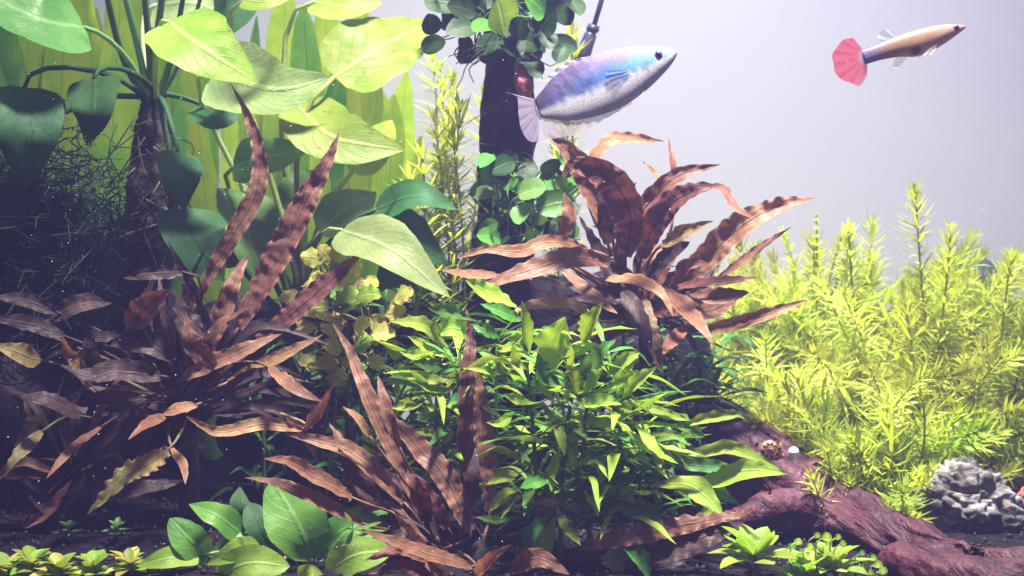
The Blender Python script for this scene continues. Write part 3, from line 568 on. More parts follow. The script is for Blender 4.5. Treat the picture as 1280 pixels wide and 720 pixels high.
brown_plant('pair of upright narrow red-brown leaves between the green lance-leaved plants', (594, 680, -.05), -.045, [
 ([(580, 590), (581, 530), (585, 460), (588, 425), (583, 386)], 20, RB, .03, 12), ([(612, 640), (607, 570), (602, 510), (598, 476), (594, 444)], 26, B, .02, 12, .36), ([(585, 640), (590, 600), (596, 560)], 20, DB, .0)], seed=6)
brown_plant('long dull brown ruffled leaves lying low against the purple log', (720, 712, -.05), -.06, [
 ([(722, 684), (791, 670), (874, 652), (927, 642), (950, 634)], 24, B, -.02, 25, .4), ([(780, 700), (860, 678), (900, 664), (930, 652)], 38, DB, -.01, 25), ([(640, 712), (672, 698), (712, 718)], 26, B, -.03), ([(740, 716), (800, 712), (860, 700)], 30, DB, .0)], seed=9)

# ------------------------------------------------------------------ yellow round-leaved plant
random.seed(31)
cw = P(440, 500, .06); t = thing('yellow_leaf_plant', Vector((cw.x, cw.y, 0)), 'yellowish plant with small curled round leaves beneath the pale broad leaf', 'aquatic plant')
stems = []
for (x, y) in ((400, 330), (430, 360), (410, 410), (460, 385), (490, 400), (425, 450), (465, 440)):
    pts = [Vector((cw.x + random.uniform(-.02, .02), .06 + random.uniform(-.01, .01), -.003)), P(lerp(440, x, .6), lerp(560, y, .6), .05), P(x, y, .035)]
    stalk_part(t, pts, (.0012, .0008), 'olive', 'stem', 5); stems.append(pts)
YL = [(390, 324, 16, 160), (405, 318, 15, 120), (426, 316, 16, 60), (362, 373, 13, 190), (394, 388, 17, 200), (382, 408, 16, 240), (415, 408, 20, 280), (417, 434, 17, 280), (440, 380, 20, 20), (462, 371, 15, 0), (430, 348, 15, 70), (495, 391, 14, 20), (478, 420, 16, 0), (470, 405, 15, 120), (455, 430, 14, 30), (420, 472, 18, 250), (408, 455, 14, 200), (436, 455, 12, 320), (450, 405, 14, 100), (505, 370, 14, 30), (398, 352, 13, 150), (470, 455, 14, 300), (445, 335, 13, 60)]
for i, (x, y, r, a) in enumerate(YL + [(random.uniform(380, 505), random.uniform(340, 490), random.uniform(9, 14), random.uniform(0, 360)) for _ in range(34)]):
    tip = min(stems, key=lambda s: (s[2]-P(x, y, .035)).length)
    q = tip[1].lerp(tip[2], random.uniform(.5, 1)); a = R(a); yy = .03 + (random.uniform(-.006, .004) if i < len(YL) else random.uniform(.0, .03))
    dx, dy = math.cos(a)*r, -math.sin(a)*r*.7
    leaf(t, [(x-dx, y-dy), (x, y-r*.15), (x+dx, y+dy)], r*1.5, random.choice(['yellow', 'yellow', 'lime']) if i < len(YL) else random.choice(['yellow', 'olive', 'lance_d']), 'round', (yy, yy-.004), q, .8, random.uniform(15, 50), fold=random.uniform(-.2, .3), ruf=.35, rufn=2.5, n=12, m=6, crink=.2)

# ------------------------------------------------------------------ green lance-leaved plants
def lance_plant(label, stems, leaves, rnd, seed, Y, base_px, mats=('lance', 'lance', 'lance', 'lance_d', 'young')):
    random.seed(seed); b = P(base_px, 640, Y); b.z = 0; tt = thing('lance_leaf_plant', b, label, 'aquatic plant')
    sts = []
    for s in stems:
        pts = [P(a, c, yy) for a, c, yy in s]; pts.insert(0, Vector((pts[0].x, pts[0].y, -.003)))
        stalk_part(tt, pts, (.0013, .0009), 'lance_d', 'stem', 6); sts += spline(pts, 24)[6:]
    for L in leaves:
        pts, wd = L[0], L[1]; mt = L[2] if len(L) > 2 else 'lance'; dy = L[3] if len(L) > 3 else random.uniform(-.03, -.005); rl = L[4] if len(L) > 4 else random.uniform(15, 40)
        b3 = P(*pts[0], Y+dy*.5); q = min(sts, key=lambda s: (s-b3).length)
        leaf(tt, pts, wd*1.12, mt, 'lance', (Y+dy*.4, Y+dy), q, .9, rl, bow=random.uniform(-.006, .006), fold=random.uniform(.15, .6), ruf=.34, rufn=random.uniform(3, 6), n=20, m=6, twist=random.uniform(-30, 30), crink=.1)
    for _ in range(rnd):
        q = random.choice(sts); th = random.uniform(0, 6.28); L = random.uniform(.022, .044); out = Vector((math.cos(th), math.sin(th)*.8, random.uniform(-.1, .7))).normalized()
        p1 = q + out*L*.55; p2 = q + out*L + Vector((0, 0, -L*random.uniform(.05, .4)))
        m2 = MB(); blade(m2, [q, p1, p2], random.uniform(.0026, .0058), 'lance', random.uniform(0, 30), fold=random.uniform(.1, .6), ruf=.32, rufn=random.uniform(2, 5), n=13, m=4, wdir=out.cross(Vector((0, 0, 1))) + Vector((0, 0, random.uniform(-.4, .4))))
        m2.build('leaf', M[random.choice(mats)], tt)
LD = 'lance_d'
lance_plant('tall bright green lance-leaved plant with crowded tops in front of the brown bush', [[(700, 700, -.05), (705, 560, -.045), (715, 480, -.05), (695, 415, -.05)], [(738, 690, -.05), (730, 560, -.05), (736, 490, -.055)], [(770, 660, -.05), (775, 540, -.05), (760, 440, -.045)], [(672, 690, -.045), (668, 560, -.04), (658, 450, -.04)]], [
 ([(662, 440), (657, 405), (652, 376)], 15), ([(692, 462), (694, 430), (706, 396)], 40, 'lance', -.01, 10), ([(728, 428), (740, 402), (753, 378)], 20), ([(706, 446), (724, 438), (748, 430)], 14), ([(778, 498), (796, 478), (821, 459)], 15), ([(758, 496), (776, 478), (798, 463)], 18),
 ([(722, 492), (716, 474), (706, 454)], 17), ([(728, 492), (740, 478), (753, 461)], 17), ([(725, 506), (750, 504), (777, 506)], 16), ([(668, 504), (648, 500), (629, 493)], 12), ([(662, 446), (644, 434), (624, 440)], 11), ([(660, 462), (646, 452), (640, 432)], 13),
 ([(720, 480), (735, 456), (738, 440)], 16, LD), ([(700, 480), (680, 470), (672, 440)], 18, LD), ([(740, 470), (752, 442), (770, 424)], 18, LD), ([(760, 470), (782, 450), (800, 440)], 16), ([(690, 500), (676, 480), (664, 470)], 14), ([(728, 530), (745, 528), (768, 536)], 12),
 ([(716, 584), (736, 576), (752, 580), (748, 610)], 16), ([(733, 618), (742, 632), (748, 646)], 12), ([(768, 606), (780, 618), (794, 630)], 15), ([(696, 636), (708, 660), (726, 682)], 15), ([(688, 640), (666, 668), (655, 694)], 19, LD), ([(694, 646), (680, 684), (664, 724)], 24), ([(648, 592), (628, 596), (608, 606)], 17), ([(648, 610), (630, 622), (611, 640)], 14), ([(694, 596), (672, 604), (650, 610)], 15, LD),
 ([(760, 626), (795, 640), (832, 652)], 24, LD), ([(752, 696), (768, 702), (786, 720)], 26), ([(776, 676), (796, 696), (812, 728)], 20, LD), ([(652, 546), (655, 560), (652, 580)], 10, LD), ([(700, 560), (692, 585), (690, 615)], 14), ([(690, 520), (700, 545), (706, 570)], 12), ([(710, 540), (716, 560), (712, 590)], 12), ([(650, 648), (620, 652), (594, 646)], 10, LD), ([(640, 520), (625, 530), (608, 528)], 12),
 ([(755, 545), (790, 548), (820, 566), (848, 580)], 14), ([(795, 530), (808, 548), (824, 570)], 14)], 150, 41, -.05, 720)
lance_plant('green plant with long lance leaves stretching out over the purple log', [[(790, 690, -.04), (800, 610, -.04), (800, 560, -.035)], [(820, 640, -.03), (815, 570, -.03), (800, 520, -.03)]], [
 ([(790, 500), (828, 516), (864, 526)], 13), ([(852, 534), (880, 524), (922, 518), (935, 528)], 14), ([(832, 560), (874, 566), (916, 560), (976, 586)], 16, 'lance', -.02, 25), ([(850, 596), (892, 602), (932, 588), (986, 592)], 24, 'lance', -.03, 20), ([(815, 606), (858, 606), (884, 622), (904, 646)], 26, 'lance', -.035, 20), ([(848, 596), (890, 612), (926, 632)], 17, LD, -.02),
 ([(820, 580), (870, 582), (930, 588)], 18, LD, -.01), ([(880, 545), (860, 535), (840, 530)], 16, LD, -.01), ([(800, 560), (830, 545), (858, 548)], 16, LD), ([(780, 570), (800, 580), (830, 590)], 16, LD), ([(868, 652), (885, 640), (902, 628)], 14)], 50, 42, -.035, 800)
lance_plant('mid green lance-leaved plant beside the pair of upright red-brown leaves', [[(575, 640, -.02), (570, 540, -.015), (575, 440, -.01)], [(545, 620, -.01), (545, 520, -.01), (550, 450, -.01)], [(625, 620, -.01), (620, 520, -.01), (622, 430, -.005)]], [
 ([(556, 434), (530, 408), (487, 402)], 18), ([(556, 446), (532, 434), (510, 420)], 13), ([(572, 478), (530, 474), (491, 464)], 13), ([(566, 486), (540, 486), (520, 478)], 11), ([(532, 500), (512, 508), (488, 510)], 13), ([(562, 544), (535, 542), (513, 536)], 10), ([(625, 468), (600, 462), (577, 460)], 10), ([(590, 418), (565, 410), (548, 416)], 28, 'lance', -.005, 20), ([(645, 384), (614, 368), (582, 350)], 21), ([(545, 562), (556, 548), (568, 540)], 14), ([(555, 634), (540, 640), (526, 650)], 13), ([(600, 600), (580, 592), (565, 580)], 26), ([(552, 602), (536, 598), (522, 598)], 12), ([(625, 420), (605, 412), (590, 405)], 16, LD), ([(630, 440), (648, 424), (660, 405)], 15), ([(640, 480), (628, 470), (625, 450)], 14, LD), ([(600, 510), (580, 500), (560, 505)], 14, LD), ([(555, 520), (535, 522), (510, 520)], 13, LD), ([(540, 440), (520, 445), (500, 440)], 13), ([(590, 400), (560, 390), (535, 385)], 18, LD), ([(655, 400), (630, 392), (600, 380)], 16, LD), ([(560, 460), (540, 458), (515, 452)], 14, LD)], 130, 43, -.01, 575)

DK = ('lance_d', 'deep', 'deep', 'lance_d', 'petite_dark')  # darker leaf set: shade at the back put into the leaf colour
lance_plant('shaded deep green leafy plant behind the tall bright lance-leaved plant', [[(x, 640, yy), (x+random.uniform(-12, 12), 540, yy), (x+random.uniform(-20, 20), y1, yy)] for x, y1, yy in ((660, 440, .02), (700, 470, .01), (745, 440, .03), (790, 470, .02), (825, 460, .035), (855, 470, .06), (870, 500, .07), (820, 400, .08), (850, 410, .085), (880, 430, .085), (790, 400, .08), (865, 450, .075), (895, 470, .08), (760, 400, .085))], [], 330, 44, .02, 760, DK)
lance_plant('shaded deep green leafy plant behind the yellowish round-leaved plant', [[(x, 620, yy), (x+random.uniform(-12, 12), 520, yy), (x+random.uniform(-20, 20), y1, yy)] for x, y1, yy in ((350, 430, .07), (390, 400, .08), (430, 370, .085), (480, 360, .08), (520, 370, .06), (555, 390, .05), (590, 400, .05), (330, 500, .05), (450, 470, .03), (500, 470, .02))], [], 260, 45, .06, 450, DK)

# ------------------------------------------------------------------ low broad-leaved plant in front
random.seed(51)
cw = P(330, 706, -.05); t = thing('broadleaf_plant', Vector((cw.x, cw.y, 0)), 'low fresh green broad-leaved plant on the soil floor in front of the spiky brown plant', 'aquatic plant')
for pts, wd, mt, y, rl, fo in [
 ([(390, 698), (372, 655), (340, 600)], 76, 'young', (-.07, -.06), 10, .12), ([(302, 668), (272, 645), (236, 630)], 34, 'young', (-.06, -.06), 25, .2), ([(260, 696), (238, 676), (212, 648)], 44, 'young', (-.075, -.08), 15, .15), ([(246, 694), (210, 698), (170, 708)], 30, 'lime', (-.08, -.09), 30, .2),
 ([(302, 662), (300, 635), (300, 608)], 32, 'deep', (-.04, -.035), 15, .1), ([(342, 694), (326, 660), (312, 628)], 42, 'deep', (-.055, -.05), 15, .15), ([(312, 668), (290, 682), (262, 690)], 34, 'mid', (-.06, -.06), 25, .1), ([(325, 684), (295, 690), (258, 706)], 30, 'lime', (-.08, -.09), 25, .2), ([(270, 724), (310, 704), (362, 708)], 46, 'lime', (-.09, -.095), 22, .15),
 ([(404, 700), (435, 664), (484, 640)], 52, 'young', (-.06, -.05), 20, .15), ([(408, 716), (445, 694), (490, 688)], 46, 'lime', (-.08, -.085), 22, .15), ([(240, 716), (262, 706), (290, 700)], 24, 'deep', (-.07, -.07), 30, .1), ([(372, 722), (388, 714), (404, 718)], 22, 'lime', (-.09, -.095), 25, .1)]:
    leaf(t, pts, wd, mt, 'round' if wd > 40 else 'ovate', y, cw + Vector((random.uniform(-.01, .01), random.uniform(-.006, .006), 0)), 1.8, rl, bow=-.006, fold=fo, n=18, m=10, crink=.05)
# yellow sprig lying on it
mb = MB(); c0 = P(440, 662, -.10)
for pts in ([(430, 690), (436, 672), (442, 662)], [(442, 662), (458, 658), (478, 652)], [(442, 662), (460, 664), (484, 663)], [(442, 662), (432, 660), (422, 665)], [(442, 662), (438, 650), (430, 640)], [(442, 662), (436, 678), (426, 682)], [(450, 660), (466, 668), (476, 672)]):
    blade(mb, [P(a, b, -.10) for a, b in pts], 5*ps(-.1), 'lance', 15, n=8, m=2)
tag(mb.build('plant_sprig', M['lime'], origin=c0), 'tiny pale yellow sprig lying on the low broad leaves', 'plant sprig')

# ------------------------------------------------------------------ little star-shaped seedlings and cushions
def rosette(px, py, Y, n, L, wd, mats, label, seed, stem=True, tiers=2, up=.35, group=None):
    random.seed(seed); c = P(px, py, Y); b = Vector((c.x, c.y, 0)); tt = thing('seedling', b, label, 'aquatic plant', group)
    stalk_part(tt, [b - Vector((0, 0, .003)), b.lerp(c, .5) + Vector((.0015, 0, 0)), c], (.0011, .0009), 'stalk', 'stem', 5, 6)
    for k in range(tiers):
        for i in range(n):
            th = 6.283*(i + .5*k)/n + random.uniform(-.25, .25); l = L*ps(Y)*random.uniform(.8, 1.15)*(1-.25*k); e = up + .45*k + random.uniform(-.12, .12)
            d = Vector((math.cos(th)*math.cos(e), math.sin(th)*math.cos(e), math.sin(e)))
            m2 = MB(); q = c - Vector((0, 0, .003*(1-k)))
            blade(m2, [q, q + d*l*.55, q + d*l - Vector((0, 0, l*.12))], wd*ps(Y)*random.uniform(.85, 1.15), 'lance', 0, fold=.3, n=10, m=4, wdir=Vector((-math.sin(th), math.cos(th), random.uniform(-.15, .15))), crink=.06)
            m2.build('leaf', M[random.choice(mats)], tt)
    return tt
rosette(86, 662, -.02, 6, 24, 10, ['lance_d'], 'dim green star-shaped seedling on the dark soil beside a drooping leaf', 61)
rosette(146, 660, -.025, 6, 22, 9, ['lance_d', 'mid'], 'green star-shaped seedling on the dark soil under the drooping olive leaf tip', 62)
for i, (x, y) in enumerate([(10, 712), (40, 704), (74, 712)]):
    rosette(x, y, -.085, 8, 44, 17, ['lime', 'yellow', 'lance'], 'bright yellow-green low seedling in the cluster at the tank side', 63+i, tiers=2, up=.2, group='low yellow-green seedlings at the tank side')
rosette(118, 708, -.085, 8, 40, 16, ['lime', 'lance'], 'bright yellow-green seedling between the side cluster and the low broad-leaved plant', 67, tiers=2, up=.2)
rosette(162, 704, -.085, 8, 40, 15, ['yellow', 'lime'], 'yellow seedling touching the leaf tip of the low broad-leaved plant', 68, tiers=2, up=.2)
rosette(942, 694, -.085, 8, 74, 28, ['lance', 'lime'], 'bright green seedling with notched broad leaves in front of the purple log', 71, tiers=2, up=.32)
rosette(1042, 706, -.085, 8, 58, 21, ['lance', 'lime'], 'bright green seedling among tiny round leaves in front of the purple log', 72, tiers=2, up=.32)
rosette(1005, 716, -.09, 7, 52, 19, ['lance', 'young'], 'green seedling wedged between two larger ones in front of the purple log', 73, tiers=2, up=.3)
rosette(1250, 610, .02, 4, 18, 9, ['lime'], 'tiny green sprout behind the rough grey stone', 74, tiers=1, up=.5)
random.seed(75); c = P(1050, 712, -.08); c.z = 0
t = thing('creeping_plant', c, 'creeping plant with tiny round pale green leaves in front of the purple log', 'aquatic plant')
for (x, y) in [(990, 684), (1002, 690), (1022, 670), (1034, 672), (1048, 672), (1036, 680), (998, 678), (1013, 684), (1092, 698), (1082, 704), (1076, 710), (1098, 706), (1088, 716), (1070, 700), (1062, 716), (992, 700), (1000, 698), (1010, 694), (1104, 714), (1020, 690), (1054, 680), (1078, 692)]:
    yy = -.085 + random.uniform(-.01, .01); r = random.uniform(4, 6.5); p = P(x, y, yy)
    m2 = MB(); blade(m2, [P(x-r, y+1, yy), P(x, y-1, yy-.001), P(x+r, y, yy)], r*1.8*ps(yy), 'round', 20, n=8, m=4)
    petiole(m2, Vector((p.x+random.uniform(-.004, .004), p.y+.004, 0)), P(x-r, y+1, yy), Vector((1, 0, .3)), .0004, 5); m2.build('leaf', M[random.choice(['lime', 'lance', 'young'])], t)

# ------------------------------------------------------------------ dark moss on the stump
random.seed(81); mb = MB()
for i in range(3600):
    px = random.gauss(55, 60); py = random.gauss(325, 60)
    if px > 150 or px < -60: continue
    a = P(px, py, .055+random.uniform(-.02, .035)); L = random.uniform(.006, .018); d = Vector((random.uniform(-1, 1), random.uniform(-1, .2), random.uniform(-.8, .7))).normalized()
    e = Vector((random.uniform(-1, 1), random.uniform(-1, 1), random.uniform(-1, 1)))*.4
    mb.tube([a, a+d*L*.5, a+(d+e*.5)*L, a+(d+e)*L*1.5], [.0005, .0004, .0003, .0002], 3, cap=False)
    for q in range(5):
        s = a + d*L*random.uniform(.2, 1); f = Vector((random.uniform(-1, 1), random.uniform(-1, 1), random.uniform(-1, 1))).normalized()*.003
        k0 = [mb.vert(s - d*.0005), mb.vert(s + d*.0005), mb.vert(s + f)]; mb.f.append(tuple(k0))
tag(mb.build('moss', M['moss']), 'dark green stringy moss hanging on the dark stump', 'moss', kind='stuff')

# ------------------------------------------------------------------ dark filter tube
t = thing('intake_tube', P(725, 78, .21), 'slim dark blue plastic tube coming down behind the blue fish', 'tube')
mb = MB(); mb.tube([P(760, -30, .21), P(752, 0, .21), P(742, 34, .21)], [.0016]*3, 10); mb.build('pipe', M['plastic'], t)
mb = MB(); mb.tube([P(742.5, 31, .21), P(741, 36, .21), P(740, 40, .21)], [.0034, .0042, .0036], 12); mb.build('collar', M['plastic'], t)
mb = MB(); mb.tube([P(740, 38, .21), P(738, 44, .21), P(730, 66, .21), P(726, 78, .21)], [.0022, .0040, .0046, .0040], 12); mb.build('nozzle', M['plastic'], t)

# ------------------------------------------------------------------ fish
def col_mat(name, rough=0.35, scales=700, alpha=1.0, transl=0.2, bump=0.08, irid=0.0):
    k = NT(name); ca = k.n('VertexColor', layer_name='Col'); tc = k.n('TexCoord')
    vo = k.n('TexVoronoi', {'Vector': tc.outputs['Object'], 'Scale': scales}, feature='DISTANCE_TO_EDGE'); nn = k.noise(tc.outputs['Object'], 350.0, 4.0)
    c = k.mix(k.math('MULTIPLY', k.ramp(nn, .4, .7), 0.22), ca.outputs[0], k.mix(1.0, ca.outputs[0], (.55, .5, .6), 'MULTIPLY'))
    c = k.mix(k.math('MULTIPLY', k.math('SUBTRACT', 1.0, k.ramp(vo.outputs['Distance'], .02, .16)), .38 if alpha == 1 else 0.0), c, k.mix(1.0, c, (.35, .3, .45), 'MULTIPLY'))
    bp = k.n('Bump', {'Strength': bump, 'Distance': .0006, 'Height': vo.outputs['Distance']}).outputs[0]
    pr = k.n('BsdfPrincipled', {'Base Color': c, 'Roughness': rough, 'Specular IOR Level': .5, 'Normal': bp, 'Coat Weight': irid, 'Subsurface Weight': 0.0})
    tr = k.n('BsdfTranslucent', {'Color': c}); s1 = k.n('MixShader', {0: transl, 1: pr.outputs[0], 2: tr.outputs[0]})
    if alpha < 1:
        tp = k.n('BsdfTransparent'); s1 = k.n('MixShader', {0: alpha, 1: tp.outputs[0], 2: s1.outputs[0]})
    k.t.links.new(s1.outputs[0], k.out.inputs[0]); return k.m
def clamp(a): return max(0.0, min(1.0, a))
def sm(a, b, x):
    x = clamp((x-a)/(b-a)); return x*x*(3-2*x)
def mixc(a, b, t_): return tuple(x + (y-x)*t_ for x, y in zip(a, b))
def fish_body(up, lo, wide, L, colf, ns=72, na=40):
    """body lofted along +x from the tail root to the snout; px units in, returns MB in px units"""
    mb = MB(); mb.c = []; rings = []
    for i in range(ns+1):
        s = i/ns; s = 1-(1-s)**1.15; x = s*L; a = interp_s(up, x); b = interp_s(lo, x); wv = interp_s(wide, x)
        cz = (a+b)/2; hz = (a-b)/2; row = []
        for j in range(na):
            th = 2*math.pi*j/na; cy_, sz = math.cos(th), math.sin(th)
            y_ = math.copysign(abs(cy_)**1.0, cy_)*wv; z_ = cz + hz*sz
            row.append(mb.vert((x, y_, z_), (s, j/na))); mb.c.append(colf(x/L, sz, z_, x, cy_))
        rings.append(row)
    for r0, r1 in zip(rings, rings[1:]):
        for j in range(na): mb.f.append((r0[j], r0[(j+1) % na], r1[(j+1) % na], r1[j]))
    mb.f.append(tuple(reversed(rings[0]))); mb.f.append(tuple(rings[-1])); return mb
def interp_s(tab, x):
    for i, ((a, p), (b, q)) in enumerate(zip(tab, tab[1:])):
        if x <= b or i == len(tab)-2:
            t_ = clamp((x-a)/(b-a)); m0 = (q-p) if i == 0 else (q-tab[i-1][1])*(b-a)/(b-tab[i-1][0]); m1 = (q-p) if i == len(tab)-2 else (tab[i+2][1]-p)*(b-a)/(tab[i+2][0]-a)
            return (2*t_**3-3*t_**2+1)*p + (t_**3-2*t_**2+t_)*m0 + (-2*t_**3+3*t_**2)*q + (t_**3-t_**2)*m1
def fin(root_pts, edge_pts, colf, n=26, m=7, wob=1.2, y0=0.0, yt=0.0, rays=11):
    """thin rayed fin between a root line and an outer edge, px units"""
    mb = MB(); mb.c = []
    A = spline([Vector((a, y0, b)) for a, b in root_pts], n); B_ = spline([Vector((a, yt, b)) for a, b in edge_pts], n); rows = []
    for i in range(n+1):
        row = []
        for j in range(m+1):
            t_ = j/m; p = A[i].lerp(B_[i], t_); p.y += wob*t_*math.sin(i/n*6.283*rays/3)
            row.append(mb.vert(p, (i/n, t_))); mb.c.append(colf(i/n, t_))
        rows.append(row)
    for r0, r1 in zip(rows, rows[1:]):
        for j in range(m): mb.f.append((r0[j], r0[j+1], r1[j+1], r1[j]))
    return mb
def scaled(mb, u): mb.v = [v*u for v in mb.v]; return mb
def fbuild(mb, u, name, mat, root):
    ob = scaled(mb, u).build(name, mat, None); ob.parent = root; return ob
def ball(mb, c, r, k=14, squash=(1, 1, 1)):
    b = len(mb.v); rows = k//2
    for i in range(rows+1):
        ph = math.pi*i/rows
        for j in range(k): mb.vert(Vector(c) + Vector((r*math.sin(ph)*math.cos(6.2832*j/k)*squash[0], r*math.cos(ph)*squash[1], r*math.sin(ph)*math.sin(6.2832*j/k)*squash[2])))
    for i in range(rows):
        for j in range(k): mb.f.append((b+i*k+j, b+i*k+(j+1) % k, b+(i+1)*k+(j+1) % k, b+(i+1)*k+j))
def eye(root, u, x, y, z, r, iris_c):
    for s in (-1, 1):
        mb = MB(); ball(mb, (x, s*y, z), r, 18, (1, .5, 1)); e = fbuild(mb, u, 'eye', iris_c, root)
        mb = MB(); ball(mb, (x, s*(y+r*.32), z), r*.66, 16, (1, .45, 1)); q = scaled(mb, u).build('pupil', M['pupil'], None); q.parent = e
k = NT('eye_black'); pr = k.n('BsdfPrincipled', {'Base Color': (.01, .008, .015), 'Roughness': .15}); k.t.links.new(pr.outputs[0], k.out.inputs[0]); M['pupil'] = k.m
M['iris'] = plain_mat('fish_iris', (.30, .10, .30), (.22, .06, .12), 400, .3, .1)
M['iris2'] = plain_mat('pale_iris', (.30, .20, .18), (.2, .12, .12), 400, .3, .1)
M['fishskin'] = col_mat('gourami_skin', .6, 650, irid=.0); M['fishfin'] = col_mat('gourami_fin', .4, 900, .72, .5, .1)
M['guppyskin'] = col_mat('guppy_skin', .4, 900, 1, .3); M['guppyfin'] = col_mat('guppy_fin', .45, 900, .86, .5, .1); M['clearfin'] = col_mat('clear_fin', .4, 900, .45, .5, .1)
u = ps(.02); C0 = P(672, 135, .02)
t = thing('blue_fish', C0, 'iridescent blue and lavender fish with dark striped tail end swimming before the trunk', 'fish')
t.rotation_euler = (R(-19), -R(21.5), R(-6))
up = [(0, 12), (12, 19), (31, 30), (66, 38), (101, 37), (135, 30), (160, 20), (174, 12.5), (181, 6.5), (184.5, 1.5)]
lo = [(0, -14), (14, -22), (34, -32), (72, -39), (109, -38), (138, -29), (160, -19), (174, -11), (181, -5.5), (184.5, -1.5)]
wide = [(0, 3), (30, 7), (70, 10.5), (110, 12.5), (140, 12), (162, 9.5), (176, 6), (184, 2.5)]
LAV, BLU, CRM, DRK, CYA = (.20, .15, .35), (.05, .15, .38), (.60, .57, .56), (.035, .015, .07), (.12, .38, .50)
def gcol(s, h, z, x, cy_):
    n1 = noise.noise(Vector((x*.11, z*.11, 3))); n2 = noise.noise(Vector((x*.045, z*.06, 9)))
    h2 = h + n1*.22
    c = mixc(CRM, BLU, sm(-.42, -.02, h2)); c = mixc(c, CYA, sm(.5, .8, s)*sm(-.35, .1, h2)*(1-sm(.3, .6, h2))*.85)
    c = mixc(c, LAV, sm(.12, .62, h2 + .18*n2)); c = mixc(c, (.36, .24, .38), sm(.82, .97, s)*sm(-.2, .4, h)*.8)
    n3 = noise.noise(Vector((x*.16, z*.16, 21)))
    st = sm(.25, .85, math.sin(x*.40 + z*.16 + 4.5*n1)*.5+.5 + .5*n3)*(1-sm(.22, .60, s))*sm(-.35, .15, h2)
    c = mixc(c, DRK, st*.85)
    c = mixc(c, (.07, .04, .13), (1-sm(.12, .5, s + .12*n2))*sm(-.3, .1, h2)*.8)
    c = mixc(c, DRK, (1-sm(.02, .16, s + .05*n1))*sm(-.6, -.1, h)*.9)
    d = math.hypot((x-70)/11, (z-2)/6.5); c = mixc(c, (.02, .05, .20), (1-sm(.5, 1.1, d + .4*n1))*.9)
    c = mixc(c, (.46, .42, .46), sm(.35, .8, -h)*.5)
    gx = 146 - 7*((z+3)/20)**2; c = mixc(c, (.07, .05, .12), max(0, 1-abs(x-gx)/1.6)*.55*(1-sm(12, 22, abs(z+3))))
    return c
fbuild(fish_body(up, lo, wide, 184.5, gcol), u, 'body', M['fishskin'], t)
fw = lambda a, b: mixc((.40, .31, .46), (.62, .55, .66), (math.sin(a*70)*.5+.5)*.8)
fbuild(fin([(3, 11), (-1, 0), (2, -13)], [(-32, 36), (-20, 24), (-25, 2), (-28, -18), (-24, -36), (-12, -42)], fw, wob=.5, rays=18), u, 'tail_fin', M['fishfin'], t)
fbuild(fin([(112, -36), (72, -36), (34, -29), (3, -12)], [(112, -40), (74, -46), (36, -50), (0, -43), (-4, -30)], lambda a, b: mixc((.36, .29, .36), (.56, .48, .54), noise.noise(Vector((a*30, b*9, 1)))*.5+.5), n=34, rays=26, wob=.8), u, 'anal_fin', M['fishfin'], t)
fbuild(fin([(92, 35), (62, 34.5), (34, 27)], [(80, 40), (48, 42), (24, 33)], fw, rays=12), u, 'dorsal_fin', M['fishfin'], t)
for s in (-1, 1): fbuild(fin([(130, -4), (128, -10)], [(98, 6), (92, -2), (100, -12)], lambda a, b: (.06, .13, .36), y0=s*11.5, yt=s*15, rays=8, n=14), u, 'pectoral_fin', M['clearfin'], t)
mb = MB(); mb.c = []; mb.tube([Vector(q) for q in ((136, -2, -27), (128, -4, -35), (116, -5, -39), (96, -5, -44))], [.8, .6, .5, .4], 4); mb.c = [(.7, .6, .62)]*len(mb.v); fbuild(mb, u, 'feeler', M['fishfin'], t)
eye(t, u, 163, 8.8, 3.5, 5.4, M['iris'])
mb = MB(); mb.tube([Vector(q) for q in ((184.5, 0, .5), (180, -3.4, -2.4), (175, -5.2, -4.5))], [.7, .7, .3], 5); mb.c = [(.25, .14, .22)]*len(mb.v); fbuild(mb, u, 'mouth', M['fishskin'], t)

u = ps(.04); C0 = P(1079, 72, .04)
t = thing('guppy_fish', C0, 'small tan fish with a round bright pink-red tail', 'fish'); t.rotation_euler = (R(-3), -R(16.2), R(5))
up = [(0, 8.5), (20, 10), (45, 13), (70, 14.5), (95, 13), (118, 9), (134, 3)]
lo = [(0, -9), (20, -9), (45, -12), (62, -17), (80, -17), (100, -13), (120, -6.5), (134, -1)]
wide = [(0, 3), (30, 5.5), (65, 10), (95, 10), (118, 7.5), (134, 1.8)]
def pcol(s, h, z, x, cy_):
    n1 = noise.noise(Vector((x*.1, z*.12, 1)))
    c = mixc((.46, .27, .10), (.36, .21, .13), sm(-.2, .6, h + .3*n1)); c = mixc(c, (.50, .34, .26), sm(.55, .85, s)*sm(0, -.6, h + .2) if False else sm(.55, .9, s)*.7)
    c = mixc((.24, .19, .36), c, sm(.0, .3, s + .08*n1)); c = mixc(c, (.70, .55, .12), sm(.25, .42, s)*(1-sm(.5, .6, s))*sm(.2, .8, -h)*.8)
    d = math.hypot((x-64)/10, (z+10)/7); c = mixc(c, (.09, .03, .02), (1-sm(.4, 1.1, d))*.9)
    c = mixc(c, (.68, .55, .56), sm(.4, .9, -h)*sm(.6, .8, s)*.8); return c
fbuild(fish_body(up, lo, wide, 134, pcol, 56, 28), u, 'body', M['guppyskin'], t)
def tcol(a, b):
    ry = math.sin(a*80)*.5+.5; c = mixc((.95, .05, .13), (.92, .13, .22), ry*.8)
    c = mixc((.75, .55, .75), c, sm(.0, .22, b)); return mixc(c, (.80, .42, .45), sm(.72, 1, a)*.8*sm(.3, 1, b))
